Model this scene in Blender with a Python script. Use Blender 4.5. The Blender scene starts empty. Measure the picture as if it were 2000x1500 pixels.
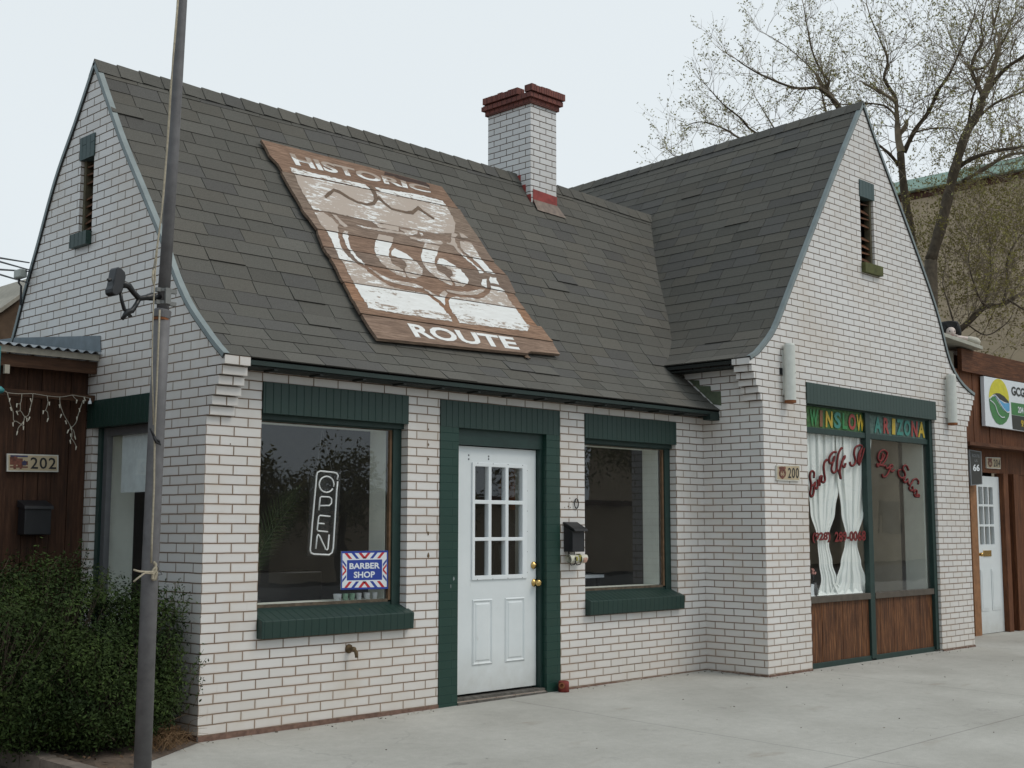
import bpy, bmesh, math, random
import numpy as np
from mathutils import Vector, Matrix
from mathutils.geometry import tessellate_polygon
random.seed(7)
SC = bpy.context.scene
COL = SC.collection
R = random.uniform

# ------------------------------------------------------------------ camera
F, CX, CY, CZ, YAW, PIT, ROL = 2470.786, -4.731253, -7.607218, 1.395138, 0.794204, 0.113237, 0.001078
def cam_axes():
    cy, sy = math.cos(YAW), math.sin(YAW)
    fw = np.array([sy*math.cos(PIT), cy*math.cos(PIT), math.sin(PIT)])
    r = np.array([cy, -sy, 0.]); u = np.cross(r, fw)
    cr, sr = math.cos(ROL), math.sin(ROL)
    return fw, cr*r+sr*u, -sr*r+cr*u
FW, RT, UP = cam_axes()
ORG = np.array([CX, CY, CZ])
cam = bpy.data.cameras.new('camera'); camo = bpy.data.objects.new('camera', cam); COL.objects.link(camo)
M = Matrix.Identity(4)
for i in range(3):
    M[i][0], M[i][1], M[i][2], M[i][3] = RT[i], UP[i], -FW[i], ORG[i]
camo.matrix_world = M
cam.sensor_width = 36; cam.lens = 36*F/2000; cam.clip_start = .05; cam.clip_end = 4000
SC.camera = camo

# ------------------------------------------------------------------ world, sun, exposure
SUN_EL, SUN_AZ = math.radians(52), math.radians(150)       # azimuth clockwise from +Y
w = bpy.data.worlds.new('World'); SC.world = w; w.use_nodes = True
nt = w.node_tree; nt.nodes.clear()
sky = nt.nodes.new('ShaderNodeTexSky'); sky.sky_type = 'NISHITA'; sky.sun_disc = False
sky.sun_elevation = SUN_EL; sky.sun_rotation = SUN_AZ; sky.air_density = 1.0; sky.dust_density = 4.0; sky.ozone_density = 1.5
hs = nt.nodes.new('ShaderNodeHueSaturation'); hs.inputs['Saturation'].default_value = .35
mx = nt.nodes.new('ShaderNodeMix'); mx.data_type = 'RGBA'; mx.inputs[0].default_value = .72
tc = nt.nodes.new('ShaderNodeTexCoord'); dt = nt.nodes.new('ShaderNodeVectorMath'); dt.operation = 'DOT_PRODUCT'; dt.inputs[1].default_value = (.79, .48, .38)
cn = nt.nodes.new('ShaderNodeTexNoise'); cn.inputs['Scale'].default_value = 1.6; cn.inputs['Detail'].default_value = 5
nt.links.new(tc.outputs['Generated'], dt.inputs[0]); nt.links.new(tc.outputs['Generated'], cn.inputs['Vector'])
ad = nt.nodes.new('ShaderNodeMath'); ad.operation = 'MULTIPLY_ADD'; ad.inputs[1].default_value = .28; nt.links.new(cn.outputs['Fac'], ad.inputs[0]); nt.links.new(dt.outputs['Value'], ad.inputs[2])
cr = nt.nodes.new('ShaderNodeValToRGB'); ce = cr.color_ramp.elements; ce[0].position = .72; ce[0].color = (5.75, 6.75, 7.35, 1); ce[1].position = 1.13; ce[1].color = (8.1, 8.74, 9.02, 1)
nt.links.new(ad.outputs[0], cr.inputs[0]); nt.links.new(cr.outputs[0], mx.inputs[7])
bg = nt.nodes.new('ShaderNodeBackground'); bg.inputs[1].default_value = .118
wo = nt.nodes.new('ShaderNodeOutputWorld')
nt.links.new(sky.outputs[0], hs.inputs['Color']); nt.links.new(hs.outputs[0], mx.inputs[6])
nt.links.new(mx.outputs[2], bg.inputs[0]); nt.links.new(bg.outputs[0], wo.inputs[0])
sl = bpy.data.lights.new('sun', 'SUN'); sl.energy = .9; sl.angle = math.radians(25); sl.color = (1, .93, .83)
so = bpy.data.objects.new('sun', sl); COL.objects.link(so)
sd = Vector((math.sin(SUN_AZ)*math.cos(SUN_EL), math.cos(SUN_AZ)*math.cos(SUN_EL), math.sin(SUN_EL)))
so.rotation_euler = sd.to_track_quat('Z', 'Y').to_euler()
SC.view_settings.view_transform = 'Standard'; SC.view_settings.look = 'None'
SC.view_settings.exposure = 0; SC.view_settings.gamma = 1

# ------------------------------------------------------------------ helpers: rays from photo points onto the planes of the place
def ray(u, v):
    return FW + (u-1000)/F*RT + (750-v)/F*UP
def H(u, v, ax, val):
    d = ray(u, v); t = (val-ORG[ax])/d[ax]; return Vector(ORG+t*d)
def HD(u, v, depth):
    return Vector(ORG+ray(u, v)*depth)

# ------------------------------------------------------------------ mesh builder
class MB:
    def __init__(s): s.v = []; s.f = []; s.uv = []; s.c = []; s.m = []; s.uvfn = None
    def pt(s, p): s.v.append(tuple(p)); return len(s.v)-1
    def face(s, pts, uv=None, c=None, m=0):
        idx = [s.pt(p) for p in pts]; s.f.append(idx); s.uv.append(uv); s.c.append(c); s.m.append(m)
    def idx(s, ids, uv=None, c=None, m=0):
        s.f.append(list(ids)); s.uv.append(uv); s.c.append(c); s.m.append(m)
    def box(s, x0, x1, y0, y1, z0, z1, c=None, m=0):
        p = [Vector((x, y, z)) for z in (z0, z1) for y in (y0, y1) for x in (x0, x1)]
        for q in ((0, 2, 3, 1), (4, 5, 7, 6), (0, 1, 5, 4), (1, 3, 7, 5), (3, 2, 6, 7), (2, 0, 4, 6)):
            s.face([p[i] for i in q], c=c, m=m)
    def obox(s, o, ax, ay, az, c=None, m=0):
        o, ax, ay, az = map(Vector, (o, ax, ay, az))
        p = [o+i*ax+j*ay+k*az for k in (0, 1) for j in (0, 1) for i in (0, 1)]
        for q in ((0, 2, 3, 1), (4, 5, 7, 6), (0, 1, 5, 4), (1, 3, 7, 5), (3, 2, 6, 7), (2, 0, 4, 6)):
            s.face([p[i] for i in q], c=c, m=m)
    def tube(s, pts, rad, n=6, cap=True, c=None, m=0):
        pts = [Vector(p) for p in pts]
        if not hasattr(rad, '__len__'): rad = [rad]*len(pts)
        rings = []; prev = None
        for i, p in enumerate(pts):
            d = (pts[min(i+1, len(pts)-1)]-pts[max(i-1, 0)])
            if d.length < 1e-9: d = Vector((0, 0, 1))
            d.normalize()
            if prev is None:
                a = d.orthogonal().normalized()
            else:
                a = prev-d*prev.dot(d)
                a = a.normalized() if a.length > 1e-6 else d.orthogonal().normalized()
            prev = a; b = d.cross(a)
            rings.append([s.pt(p+(a*math.cos(t)+b*math.sin(t))*rad[i]) for t in [2*math.pi*k/n for k in range(n)]])
        for r0, r1 in zip(rings, rings[1:]):
            for k in range(n): s.idx((r0[k], r0[(k+1) % n], r1[(k+1) % n], r1[k]), c=c, m=m)
        if cap:
            s.idx(rings[0][::-1], c=c, m=m); s.idx(rings[-1], c=c, m=m)
    def lathe(s, base, axis, prof, n=20, c=None, m=0):
        base = Vector(base); d = Vector(axis).normalized(); a = d.orthogonal().normalized(); b = d.cross(a)
        rings = [[s.pt(base+d*h+(a*math.cos(t)+b*math.sin(t))*max(r, 1e-4)) for t in [2*math.pi*k/n for k in range(n)]] for r, h in prof]
        for r0, r1 in zip(rings, rings[1:]):
            for k in range(n): s.idx((r0[k], r0[(k+1) % n], r1[(k+1) % n], r1[k]), c=c, m=m)
        s.idx(rings[0][::-1], c=c, m=m); s.idx(rings[-1], c=c, m=m)
    def prism(s, poly, fn, h, c=None, m=0, back=True):
        """poly: 2D outline, fn(a,b,d)->3D, extruded d 0..h"""
        tri = tessellate_polygon([[Vector((a, b, 0)) for a, b in poly]])
        for t in tri: s.face([fn(*poly[i], h) for i in t], c=c, m=m)
        if back:
            for t in tri: s.face([fn(*poly[i], 0) for i in t][::-1], c=c, m=m)
        for i in range(len(poly)):
            a, b = poly[i], poly[(i+1) % len(poly)]
            s.face([fn(*a, 0), fn(*b, 0), fn(*b, h), fn(*a, h)], c=c, m=m)
    def wall(s, outer, holes, fn, th, reveal=True):
        """outer polygon with rectangular holes; fn(a,b,d): d 0 = outside face, th = inside"""
        loops = [outer]+[[(a0, b0), (a1, b0), (a1, b1), (a0, b1)] for a0, a1, b0, b1 in holes]
        flat = [p for l in loops for p in l]
        tri = tessellate_polygon([[Vector((a, b, 0)) for a, b in l] for l in loops])
        for t in tri:
            s.face([fn(*flat[i], 0) for i in t]); s.face([fn(*flat[i], th) for i in t][::-1])
        for l in loops:
            for i in range(len(l)):
                a, b = l[i], l[(i+1) % len(l)]
                s.face([fn(*a, 0), fn(*b, 0), fn(*b, th), fn(*a, th)])
    def build(s, name, mat, parent=None, smooth=False, fix=True, uvfn=None, uvoff=(0, 0)):
        me = bpy.data.meshes.new(name); me.from_pydata(s.v, [], s.f)
        mats = mat if isinstance(mat, (list, tuple)) else [mat]
        for q in mats: me.materials.append(q)
        if len(mats) > 1: me.polygons.foreach_set('material_index', s.m)
        if fix:
            bm = bmesh.new(); bm.from_mesh(me); bmesh.ops.remove_doubles(bm, verts=bm.verts, dist=1e-5)
            if len(bm.faces) == len(s.f):
                bmesh.ops.recalc_face_normals(bm, faces=bm.faces); bm.faces.ensure_lookup_table(); bm.to_mesh(me)
            bm.free()
        me.update()
        uvl = me.uv_layers.new(name='uv')
        has_c = any(c is not None for c in s.c)
        cl = me.color_attributes.new('tint', 'FLOAT_COLOR', 'CORNER') if has_c else None
        uvd = np.zeros(len(me.loops)*2, np.float32)
        cd = np.zeros(len(me.loops)*4, np.float32)
        vs = me.vertices
        for pi, p in enumerate(me.polygons):
            n = p.normal; own = s.uv[pi] if not fix else None
            for k, li in enumerate(p.loop_indices):
                co = vs[me.loops[li].vertex_index].co
                if own is not None: a = own[k]
                elif uvfn: a = uvfn(co, n)
                elif abs(n.x) > abs(n.y) and abs(n.x) > abs(n.z): a = (co.y, co.z)
                elif abs(n.y) > abs(n.z): a = (co.x, co.z)
                else: a = (co.x, co.y)
                uvd[2*li] = a[0]+uvoff[0]; uvd[2*li+1] = a[1]+uvoff[1]
                if has_c:
                    c = s.c[pi] or (1, 1, 1)
                    if not isinstance(c[0], (int, float)): c = c[k]
                    cd[4*li:4*li+4] = (c[0], c[1], c[2], 1)
        uvl.data.foreach_set('uv', uvd)
        if has_c: cl.data.foreach_set('color', cd)
        if smooth: me.polygons.foreach_set('use_smooth', [True]*len(me.polygons))
        o = bpy.data.objects.new(name, me); COL.objects.link(o)
        if parent is not None: put(o, parent)
        return o
def put(o, parent):
    o.parent = parent
    o.matrix_parent_inverse = world_of(parent).inverted()
def world_of(o):
    m = o.matrix_basis.copy()
    if o.parent: m = world_of(o.parent) @ o.matrix_parent_inverse @ m
    return m
def empty(name, loc=(0, 0, 0)):
    o = bpy.data.objects.new(name, None); o.empty_display_size = .1; o.location = loc; COL.objects.link(o); return o
def tag(o, label=None, cat=None, group=None, kind=None):
    if label: o['label'] = label
    if cat: o['category'] = cat
    if group: o['group'] = group
    if kind: o['kind'] = kind
    return o
def thing(name, loc, label, cat, group=None): return tag(empty(name, loc), label, cat, group)
def bevel(o, wd=.004, seg=2):
    m = o.modifiers.new('bevel', 'BEVEL'); m.width = wd; m.segments = seg; m.limit_method = 'ANGLE'; m.angle_limit = math.radians(40); return o

# text as triangles in a unit box
def text_tris(s, off=0., res=3, track=1.0):
    cu = bpy.data.curves.new('t', 'FONT'); cu.body = s; cu.offset = off; cu.resolution_u = res; cu.space_character = track
    ob = bpy.data.objects.new('t', cu); COL.objects.link(ob)
    dg = bpy.context.evaluated_depsgraph_get(); ev = ob.evaluated_get(dg); me = ev.to_mesh()
    vs = [(v.co.x, v.co.y) for v in me.vertices]; fs = [list(p.vertices) for p in me.polygons]
    ev.to_mesh_clear(); bpy.data.objects.remove(ob); bpy.data.curves.remove(cu)
    xs = [v[0] for v in vs]; ys = [v[1] for v in vs]
    x0, x1, y0, y1 = min(xs), max(xs), min(ys), max(ys)
    return [((x-x0)/(x1-x0), (y-y0)/(y1-y0)) for x, y in vs], fs
def put_text(mb, s, fn, off=.02, c=None, m=0, h=.003, track=1.0):
    """fn(a,b,d) maps unit box to 3D"""
    vs, fs = text_tris(s, off, track=track)
    for f in fs: mb.face([fn(*vs[i], h) for i in f], c=c, m=m)
def bil(q, a, b):   # q: TL,TR,BL,BR photo points
    t = (q[0][0]+(q[1][0]-q[0][0])*a, q[0][1]+(q[1][1]-q[0][1])*a)
    d = (q[2][0]+(q[3][0]-q[2][0])*a, q[2][1]+(q[3][1]-q[2][1])*a)
    return (d[0]+(t[0]-d[0])*b, d[1]+(t[1]-d[1])*b)

# ------------------------------------------------------------------ materials
def mat(name):
    m = bpy.data.materials.new(name); m.use_nodes = True; t = m.node_tree
    return m, t, t.nodes['Principled BSDF']
def N(t, ty, **k):
    n = t.nodes.new(ty)
    for a, b in k.items():
        if a in n.inputs.keys() if hasattr(n.inputs, 'keys') else False: n.inputs[a].default_value = b
        else: setattr(n, a, b)
    return n
def L(t, a, b): t.links.new(a, b)
def ramp(t, fac, stops):
    r = t.nodes.new('ShaderNodeValToRGB'); e = r.color_ramp.elements
    while len(e) < len(stops): e.new(.5)
    for i, (p, c) in enumerate(stops):
        e[i].position = p; e[i].color = (*c, 1) if len(c) == 3 else c
    L(t, fac, r.inputs[0]); return r.outputs[0]
def mixc(t, fac, a, b, mode='MIX'):
    m = t.nodes.new('ShaderNodeMix'); m.data_type = 'RGBA'; m.blend_type = mode
    for s, v in ((0, fac), (6, a), (7, b)):
        if hasattr(v, 'is_output'): L(t, v, m.inputs[s])
        elif isinstance(v, (int, float)): m.inputs[s].default_value = v
        else: m.inputs[s].default_value = (*v, 1)
    return m.outputs[2]
def mth(t, op, a, b=0.):
    m = t.nodes.new('ShaderNodeMath'); m.operation = op
    for s, v in ((0, a), (1, b)):
        if hasattr(v, 'is_output'): L(t, v, m.inputs[s])
        else: m.inputs[s].default_value = v
    return m.outputs[0]
def noise(t, scale, vec=None, detail=4, rough=.6):
    n = t.nodes.new('ShaderNodeTexNoise'); n.inputs['Scale'].default_value = scale; n.inputs['Detail'].default_value = detail; n.inputs['Roughness'].default_value = rough
    if vec is not None: L(t, vec, n.inputs['Vector'])
    return n.outputs['Fac']
def objco(t):
    return t.nodes.new('ShaderNodeTexCoord').outputs['Object']
def uvco(t):
    return t.nodes.new('ShaderNodeTexCoord').outputs['UV']
def scale_vec(t, v, s):
    m = t.nodes.new('ShaderNodeMapping'); m.inputs['Scale'].default_value = s; L(t, v, m.inputs['Vector']); return m.outputs[0]
def bump(t, b, h, strength=.3, dist=.01):
    n = t.nodes.new('ShaderNodeBump'); n.inputs['Strength'].default_value = strength; n.inputs['Distance'].default_value = dist
    L(t, h, n.inputs['Height']); L(t, n.outputs[0], b.inputs['Normal'])
def simple(name, col, rough=.5, metal=0., var=.12, scale=12., bmp=0., spec=None):
    m, t, b = mat(name); co = objco(t); nz = noise(t, scale, co)
    c = ramp(t, nz, [(.25, tuple(x*(1-var) for x in col)), (.75, tuple(min(1, x*(1+var)) for x in col))])
    L(t, c, b.inputs['Base Color']); b.inputs['Roughness'].default_value = rough; b.inputs['Metallic'].default_value = metal
    if spec is not None: b.inputs['Specular IOR Level'].default_value = spec
    if bmp: bump(t, b, noise(t, scale*4, co), bmp, .004)
    return m
CRS, BM = .0677, .2267
def brick_mat(name, c1, c2, mortar, bw, rh, ms=.0048, rough=.4, grime=(.50, .40, .29), gr=.5, low=True, mvar=.5, rot=False):
    m, t, b = mat(name); uv = uvco(t); co = objco(t)
    if rot:
        mp = t.nodes.new('ShaderNodeMapping'); mp.inputs['Rotation'].default_value = (0, 0, math.pi/2); L(t, uv, mp.inputs['Vector']); uv2 = mp.outputs[0]
    else: uv2 = uv
    # slightly wavering joints
    wob = t.nodes.new('ShaderNodeTexNoise'); wob.inputs['Scale'].default_value = 5; L(t, uv2, wob.inputs['Vector'])
    sub = t.nodes.new('ShaderNodeVectorMath'); sub.operation = 'SUBTRACT'; L(t, wob.outputs['Color'], sub.inputs[0]); sub.inputs[1].default_value = (.5, .5, .5)
    sca = t.nodes.new('ShaderNodeVectorMath'); sca.operation = 'SCALE'; L(t, sub.outputs[0], sca.inputs[0]); sca.inputs[3].default_value = .006
    add = t.nodes.new('ShaderNodeVectorMath'); L(t, uv2, add.inputs[0]); L(t, sca.outputs[0], add.inputs[1]); uv2 = add.outputs[0]
    br = t.nodes.new('ShaderNodeTexBrick'); L(t, uv2, br.inputs['Vector'])
    br.inputs['Scale'].default_value = 1; br.inputs['Brick Width'].default_value = bw; br.inputs['Row Height'].default_value = rh
    br.inputs['Mortar Size'].default_value = ms; br.inputs['Mortar Smooth'].default_value = .25; br.inputs['Bias'].default_value = -.1
    br.inputs['Color1'].default_value = (*c1, 1); br.inputs['Color2'].default_value = (*c2, 1)
    n1 = noise(t, 1.3, co, 5, .62); n2 = noise(t, 30, co, 3)
    halo = t.nodes.new('ShaderNodeTexBrick'); L(t, uv2, halo.inputs['Vector']); halo.inputs['Scale'].default_value = 1; halo.inputs['Brick Width'].default_value = bw; halo.inputs['Row Height'].default_value = rh
    halo.inputs['Mortar Size'].default_value = .021; halo.inputs['Mortar Smooth'].default_value = 1.; halo.inputs['Color1'].default_value = halo.inputs['Color2'].default_value = (1, 1, 1, 1)
    L(t, mixc(t, ramp(t, n2, [(.3, (0, 0, 0)), (.8, (1, 1, 1))]), tuple(x*(1-mvar) for x in mortar), tuple(min(1, x*(1+mvar)) for x in mortar)), br.inputs['Mortar'])
    g = ramp(t, n1, [(.46, (0, 0, 0)), (.82, (1, 1, 1))])
    fac = mth(t, 'MULTIPLY', g, gr)
    if low:   # splash-back dirt near the paving, ragged top
        sx = t.nodes.new('ShaderNodeSeparateXYZ'); L(t, co, sx.inputs[0])
        hz = t.nodes.new('ShaderNodeMapRange'); hz.inputs[1].default_value = .55; hz.inputs[2].default_value = -.05; L(t, sx.outputs[2], hz.inputs[0])
        n3 = noise(t, 5, co, 5)
        fac = mth(t, 'MAXIMUM', fac, mth(t, 'MULTIPLY', mth(t, 'MULTIPLY', hz.outputs[0], n3), .55))
        n5 = noise(t, 55, co, 2)   # small chips
        chips = ramp(t, n5, [(.74, (0, 0, 0)), (.77, (1, 1, 1))])
    c = mixc(t, fac, br.outputs['Color'], grime)
    if low:
        c = mixc(t, mth(t, 'MULTIPLY', chips, .55), c, (.30, .24, .18))
        hk = mth(t, 'MULTIPLY', mth(t, 'MULTIPLY', halo.outputs['Fac'], ramp(t, noise(t, 2.3, co, 4), [(.35, (.15, .15, .15)), (.65, (1, 1, 1))])), .42)
        hz2 = t.nodes.new('ShaderNodeMapRange'); hz2.inputs[1].default_value = 3.1; hz2.inputs[2].default_value = 1.6; hz2.inputs[3].default_value = .12; L(t, sx.outputs[2], hz2.inputs[0]); hk = mth(t, 'MULTIPLY', hk, hz2.outputs[0])
        c = mixc(t, hk, c, (.46, .33, .24))
        dr = ramp(t, noise(t, 9, scale_vec(t, co, (2.5, 2.5, .22)), 4), [(.66, (0, 0, 0)), (.76, (1, 1, 1))]); c = mixc(t, mth(t, 'MULTIPLY', dr, .28), c, (.34, .27, .20))
        c = mixc(t, 1., c, ramp(t, noise(t, .55, co, 3), [(.3, (.93, .925, .92)), (.7, (1.03, 1.03, 1.03))]), 'MULTIPLY')
    else:
        pc = ramp(t, noise(t, 38, co, 3), [(.70, (0, 0, 0)), (.72, (1, 1, 1))]); c = mixc(t, mth(t, 'MULTIPLY', pc, .4), c, grime)
    L(t, c, b.inputs['Base Color'])
    rr = t.nodes.new('ShaderNodeMapRange'); L(t, br.outputs['Fac'], rr.inputs[0]); rr.inputs[3].default_value = rough; rr.inputs[4].default_value = .9
    L(t, rr.outputs[0], b.inputs['Roughness'])
    hgt = mth(t, 'SUBTRACT', mth(t, 'MULTIPLY', noise(t, 22, co, 2), .12), br.outputs['Fac'])
    bump(t, b, hgt, .75, .008)
    return m
WH1, WH2, MORT = (.75, .725, .70), (.685, .66, .635), (.14, .088, .054)
M_BRICK = brick_mat('white_glazed_brick', WH1, WH2, MORT, BM, CRS)
GR = (.010, .034, .026)
M_GSOLD = brick_mat('green_soldier_brick', GR, (.011, .037, .0295), (.0085, .030, .0245), 9.0, .0677, .004, .45, (.03, .055, .045), .35, False, .2, True)
M_GSOLDL = brick_mat('lighter_green_soldier', (.032, .058, .050), (.036, .063, .055), (.028, .052, .045), 9.0, .0677, .0035, .6, (.03, .05, .045), .5, False, .2, True)
M_GHEAD = brick_mat('green_header_brick', (.008, .040, .028), (.010, .045, .033), (.012, .048, .038), .42, CRS, .003, .42, (.03, .055, .045), .3, False, .2)
M_GREEN = simple('green_paint', (.011, .034, .028), .5, var=.25, scale=9, bmp=.15)
M_DGREEN = simple('green_paint_fascia', (.009, .024, .020), .6, var=.3, scale=6, bmp=.2)
M_DARK = simple('dark_soffit', (.012, .015, .013), .8)
M_CHIMB = brick_mat('chimney_brick', (.72, .705, .69), (.66, .645, .63), (.14, .095, .07), BM*.86, CRS, .005, .4, (.5, .42, .32), .3, False)
M_RED = brick_mat('red_cap_brick', (.21, .062, .045), (.155, .046, .036), (.075, .035, .028), .075, .5, .004, .75, (.06, .03, .025), .5, False)
M_REDP = simple('red_roof_paint', (.30, .05, .042), .6, var=.35, scale=14, bmp=.3)
M_RUSTTIN = simple('dirty_tin', (.20, .15, .12), .7, var=.4, scale=18)
M_RAKE = simple('blue_grey_metal', (.21, .245, .245), .5, .2, var=.18, scale=7)
M_MORTAR = simple('base_mortar', (.17, .10, .075), .95, var=.4, scale=25, bmp=.5)
# shingles
m, t, b = mat('shingle'); at = t.nodes.new('ShaderNodeAttribute'); at.attribute_name = 'tint'; co = objco(t)
c = mixc(t, .55, at.outputs['Color'], ramp(t, noise(t, 220, co, 2), [(.3, (.35, .35, .35)), (.7, (1.5, 1.5, 1.45))]), 'MULTIPLY')
c = mixc(t, mth(t, 'MULTIPLY', ramp(t, noise(t, 1.1, co, 4), [(.45, (0, 0, 0)), (.75, (1, 1, 1))]), .28), c, (.125, .11, .095))
L(t, c, b.inputs['Base Color']); b.inputs['Roughness'].default_value = .92; b.inputs['Specular IOR Level'].default_value = .25
bump(t, b, noise(t, 260, co, 2), .5, .004); M_SHING = m
M_DECK = simple('roof_felt', (.035, .035, .033), .95)
# weathered wood, along local x
def wood(name, base, dark, light, rough=.8, axis='x', freq=9., dirt=.35, att=False):
    m, t, b = mat(name); co = objco(t)
    sv = {'x': (.6, 7, 7), 'z': (7, 7, .5), 'y': (7, .6, 7)}[axis]
    v = scale_vec(t, co, sv); n1 = noise(t, freq, v, 6, .65); n2 = noise(t, 1.7, co, 4); n3 = noise(t, 40, scale_vec(t, co, sv), 3)
    c = ramp(t, n1, [(.25, dark), (.5, base), (.75, light)])
    c = mixc(t, mth(t, 'MULTIPLY', ramp(t, n2, [(.4, (0, 0, 0)), (.7, (1, 1, 1))]), dirt), c, dark)
    c = mixc(t, .35, c, ramp(t, n3, [(.35, (.45, .42, .4)), (.6, (1.1, 1.1, 1.1))]), 'MULTIPLY')
    if att:
        an = t.nodes.new('ShaderNodeAttribute'); an.attribute_name = 'tint'; c = mixc(t, 1., c, an.outputs['Color'], 'MULTIPLY')
    L(t, c, b.inputs['Base Color']); b.inputs['Roughness'].default_value = rough; b.inputs['Specular IOR Level'].default_value = .3
    bump(t, b, n1, .5, .006); return m
M_PLANK = wood('sign_plank', (.245, .172, .125), (.105, .07, .052), (.40, .30, .225), att=True)
M_PLANKD = simple('sign_line_stain', (.145, .095, .062), .85, var=.25, scale=20)
M_CEDAR = wood('cedar_panel', (.12, .045, .017), (.022, .010, .005), (.33, .15, .06), .6, 'z', 7)
M_ANNEX = wood('annex_wood', (.062, .026, .013), (.020, .010, .006), (.11, .05, .027), .7, 'z', 6)
M_RWOOD = wood('fascia_wood', (.12, .045, .02), (.04, .016, .009), (.21, .09, .042), .7, 'x', 6)
M_BEAM = wood('porch_beam', (.06, .026, .012), (.02, .01, .006), (.10, .05, .026), .7, 'x', 6)
M_RWOODZ = wood('siding_wood', (.14, .05, .02), (.045, .018, .009), (.24, .10, .045), .7, 'z', 6)
# worn white paint on wood; tint.r = how worn
m, t, b = mat('worn_white_paint'); at = t.nodes.new('ShaderNodeAttribute'); at.attribute_name = 'tint'; co = objco(t)
sep = t.nodes.new('ShaderNodeSeparateColor'); L(t, at.outputs['Color'], sep.inputs[0])
v = scale_vec(t, co, (1.2, 6, 6)); n1 = noise(t, 7, v, 7, .7); n2 = noise(t, 26, scale_vec(t, co, (1, 2.2, 2.2)), 4)
mask = mth(t, 'ADD', mth(t, 'MULTIPLY', n1, .75), mth(t, 'MULTIPLY', n2, .25))
thr = mth(t, 'SUBTRACT', .66, mth(t, 'MULTIPLY', sep.outputs[0], .42))
k = t.nodes.new('ShaderNodeMapRange'); L(t, mask, k.inputs[0]); L(t, thr, k.inputs[1]); L(t, mth(t, 'ADD', thr, .05), k.inputs[2])
wn = ramp(t, noise(t, 5, v, 4), [(.3, (.72, .71, .68)), (.7, (.84, .84, .82))])
under = mixc(t, sep.outputs[1], (.22, .15, .10), (.45, .37, .31))
L(t, mixc(t, k.outputs[0], wn, under), b.inputs['Base Color']); b.inputs['Roughness'].default_value = .75
bump(t, b, n1, .3, .004); M_PAINT = m
# concrete
m, t, b = mat('concrete'); co = objco(t); n1 = noise(t, .8, co, 6, .6); n2 = noise(t, 14, co, 5, .7); n3 = noise(t, 130, co, 2)
c = ramp(t, n1, [(.3, (.36, .345, .31)), (.7, (.49, .475, .435))])
c = mixc(t, .45, c, ramp(t, n2, [(.3, (.82, .82, .8)), (.7, (1.1, 1.1, 1.1))]), 'MULTIPLY')
c = mixc(t, .4, c, ramp(t, n3, [(.3, (.72, .72, .72)), (.7, (1.15, 1.15, 1.15))]), 'MULTIPLY')
st = ramp(t, noise(t, 1.7, scale_vec(t, co, (1, 2.2, 1)), 4, .55), [(.64, (0, 0, 0)), (.74, (1, 1, 1))])
c = mixc(t, mth(t, 'MULTIPLY', st, .42), c, (.27, .22, .17))
dk = ramp(t, noise(t, 5, co, 3, .5), [(.70, (0, 0, 0)), (.73, (1, 1, 1))]); c = mixc(t, mth(t, 'MULTIPLY', dk, .24), c, (.16, .15, .14))
sx = t.nodes.new('ShaderNodeSeparateXYZ'); L(t, co, sx.inputs[0])
wv = mth(t, 'ADD', sx.outputs[0], mth(t, 'MULTIPLY', mth(t, 'SUBTRACT', noise(t, 3, co, 3), .5), .04))
jn = None
for x0 in (6.52, 2.9, -.75, 10.3):
    d = mth(t, 'LESS_THAN', mth(t, 'ABSOLUTE', mth(t, 'SUBTRACT', wv, x0)), .0075); jn = d if jn is None else mth(t, 'MAXIMUM', jn, d)
vor = t.nodes.new('ShaderNodeTexVoronoi'); vor.feature = 'DISTANCE_TO_EDGE'; vor.inputs['Scale'].default_value = .28
wv3 = t.nodes.new('ShaderNodeVectorMath'); nzc = t.nodes.new('ShaderNodeTexNoise'); nzc.inputs['Scale'].default_value = 1.5; nzc.inputs['Detail'].default_value = 6; L(t, co, nzc.inputs['Vector'])
L(t, co, wv3.inputs[0]); L(t, nzc.outputs['Color'], wv3.inputs[1]); L(t, wv3.outputs[0], vor.inputs['Vector'])
crk = mth(t, 'MULTIPLY', mth(t, 'LESS_THAN', vor.outputs['Distance'], .0022), ramp(t, noise(t, .6, co, 2), [(.48, (0, 0, 0)), (.56, (1, 1, 1))])); jn = mth(t, 'MAXIMUM', jn, mth(t, 'MULTIPLY', crk, .4))
jy = mth(t, 'LESS_THAN', mth(t, 'ABSOLUTE', mth(t, 'ADD', sx.outputs[1], 3.3)), .008); jn = mth(t, 'MAXIMUM', jn, jy)
c = mixc(t, mth(t, 'MULTIPLY', jn, .38), c, (.09, .085, .08))
L(t, c, b.inputs['Base Color']); b.inputs['Roughness'].default_value = .9; bump(t, b, mth(t, 'SUBTRACT', n3, jn), .25, .004); M_CONC = m
M_ASPH = simple('asphalt', (.055, .055, .055), .95, var=.3, scale=40, bmp=.4)
M_DIRT = simple('dirt', (.10, .07, .05), .98, var=.4, scale=20, bmp=.6)
M_KERB = simple('kerb_concrete', (.20, .16, .13), .95, var=.3, scale=15, bmp=.4)
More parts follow.
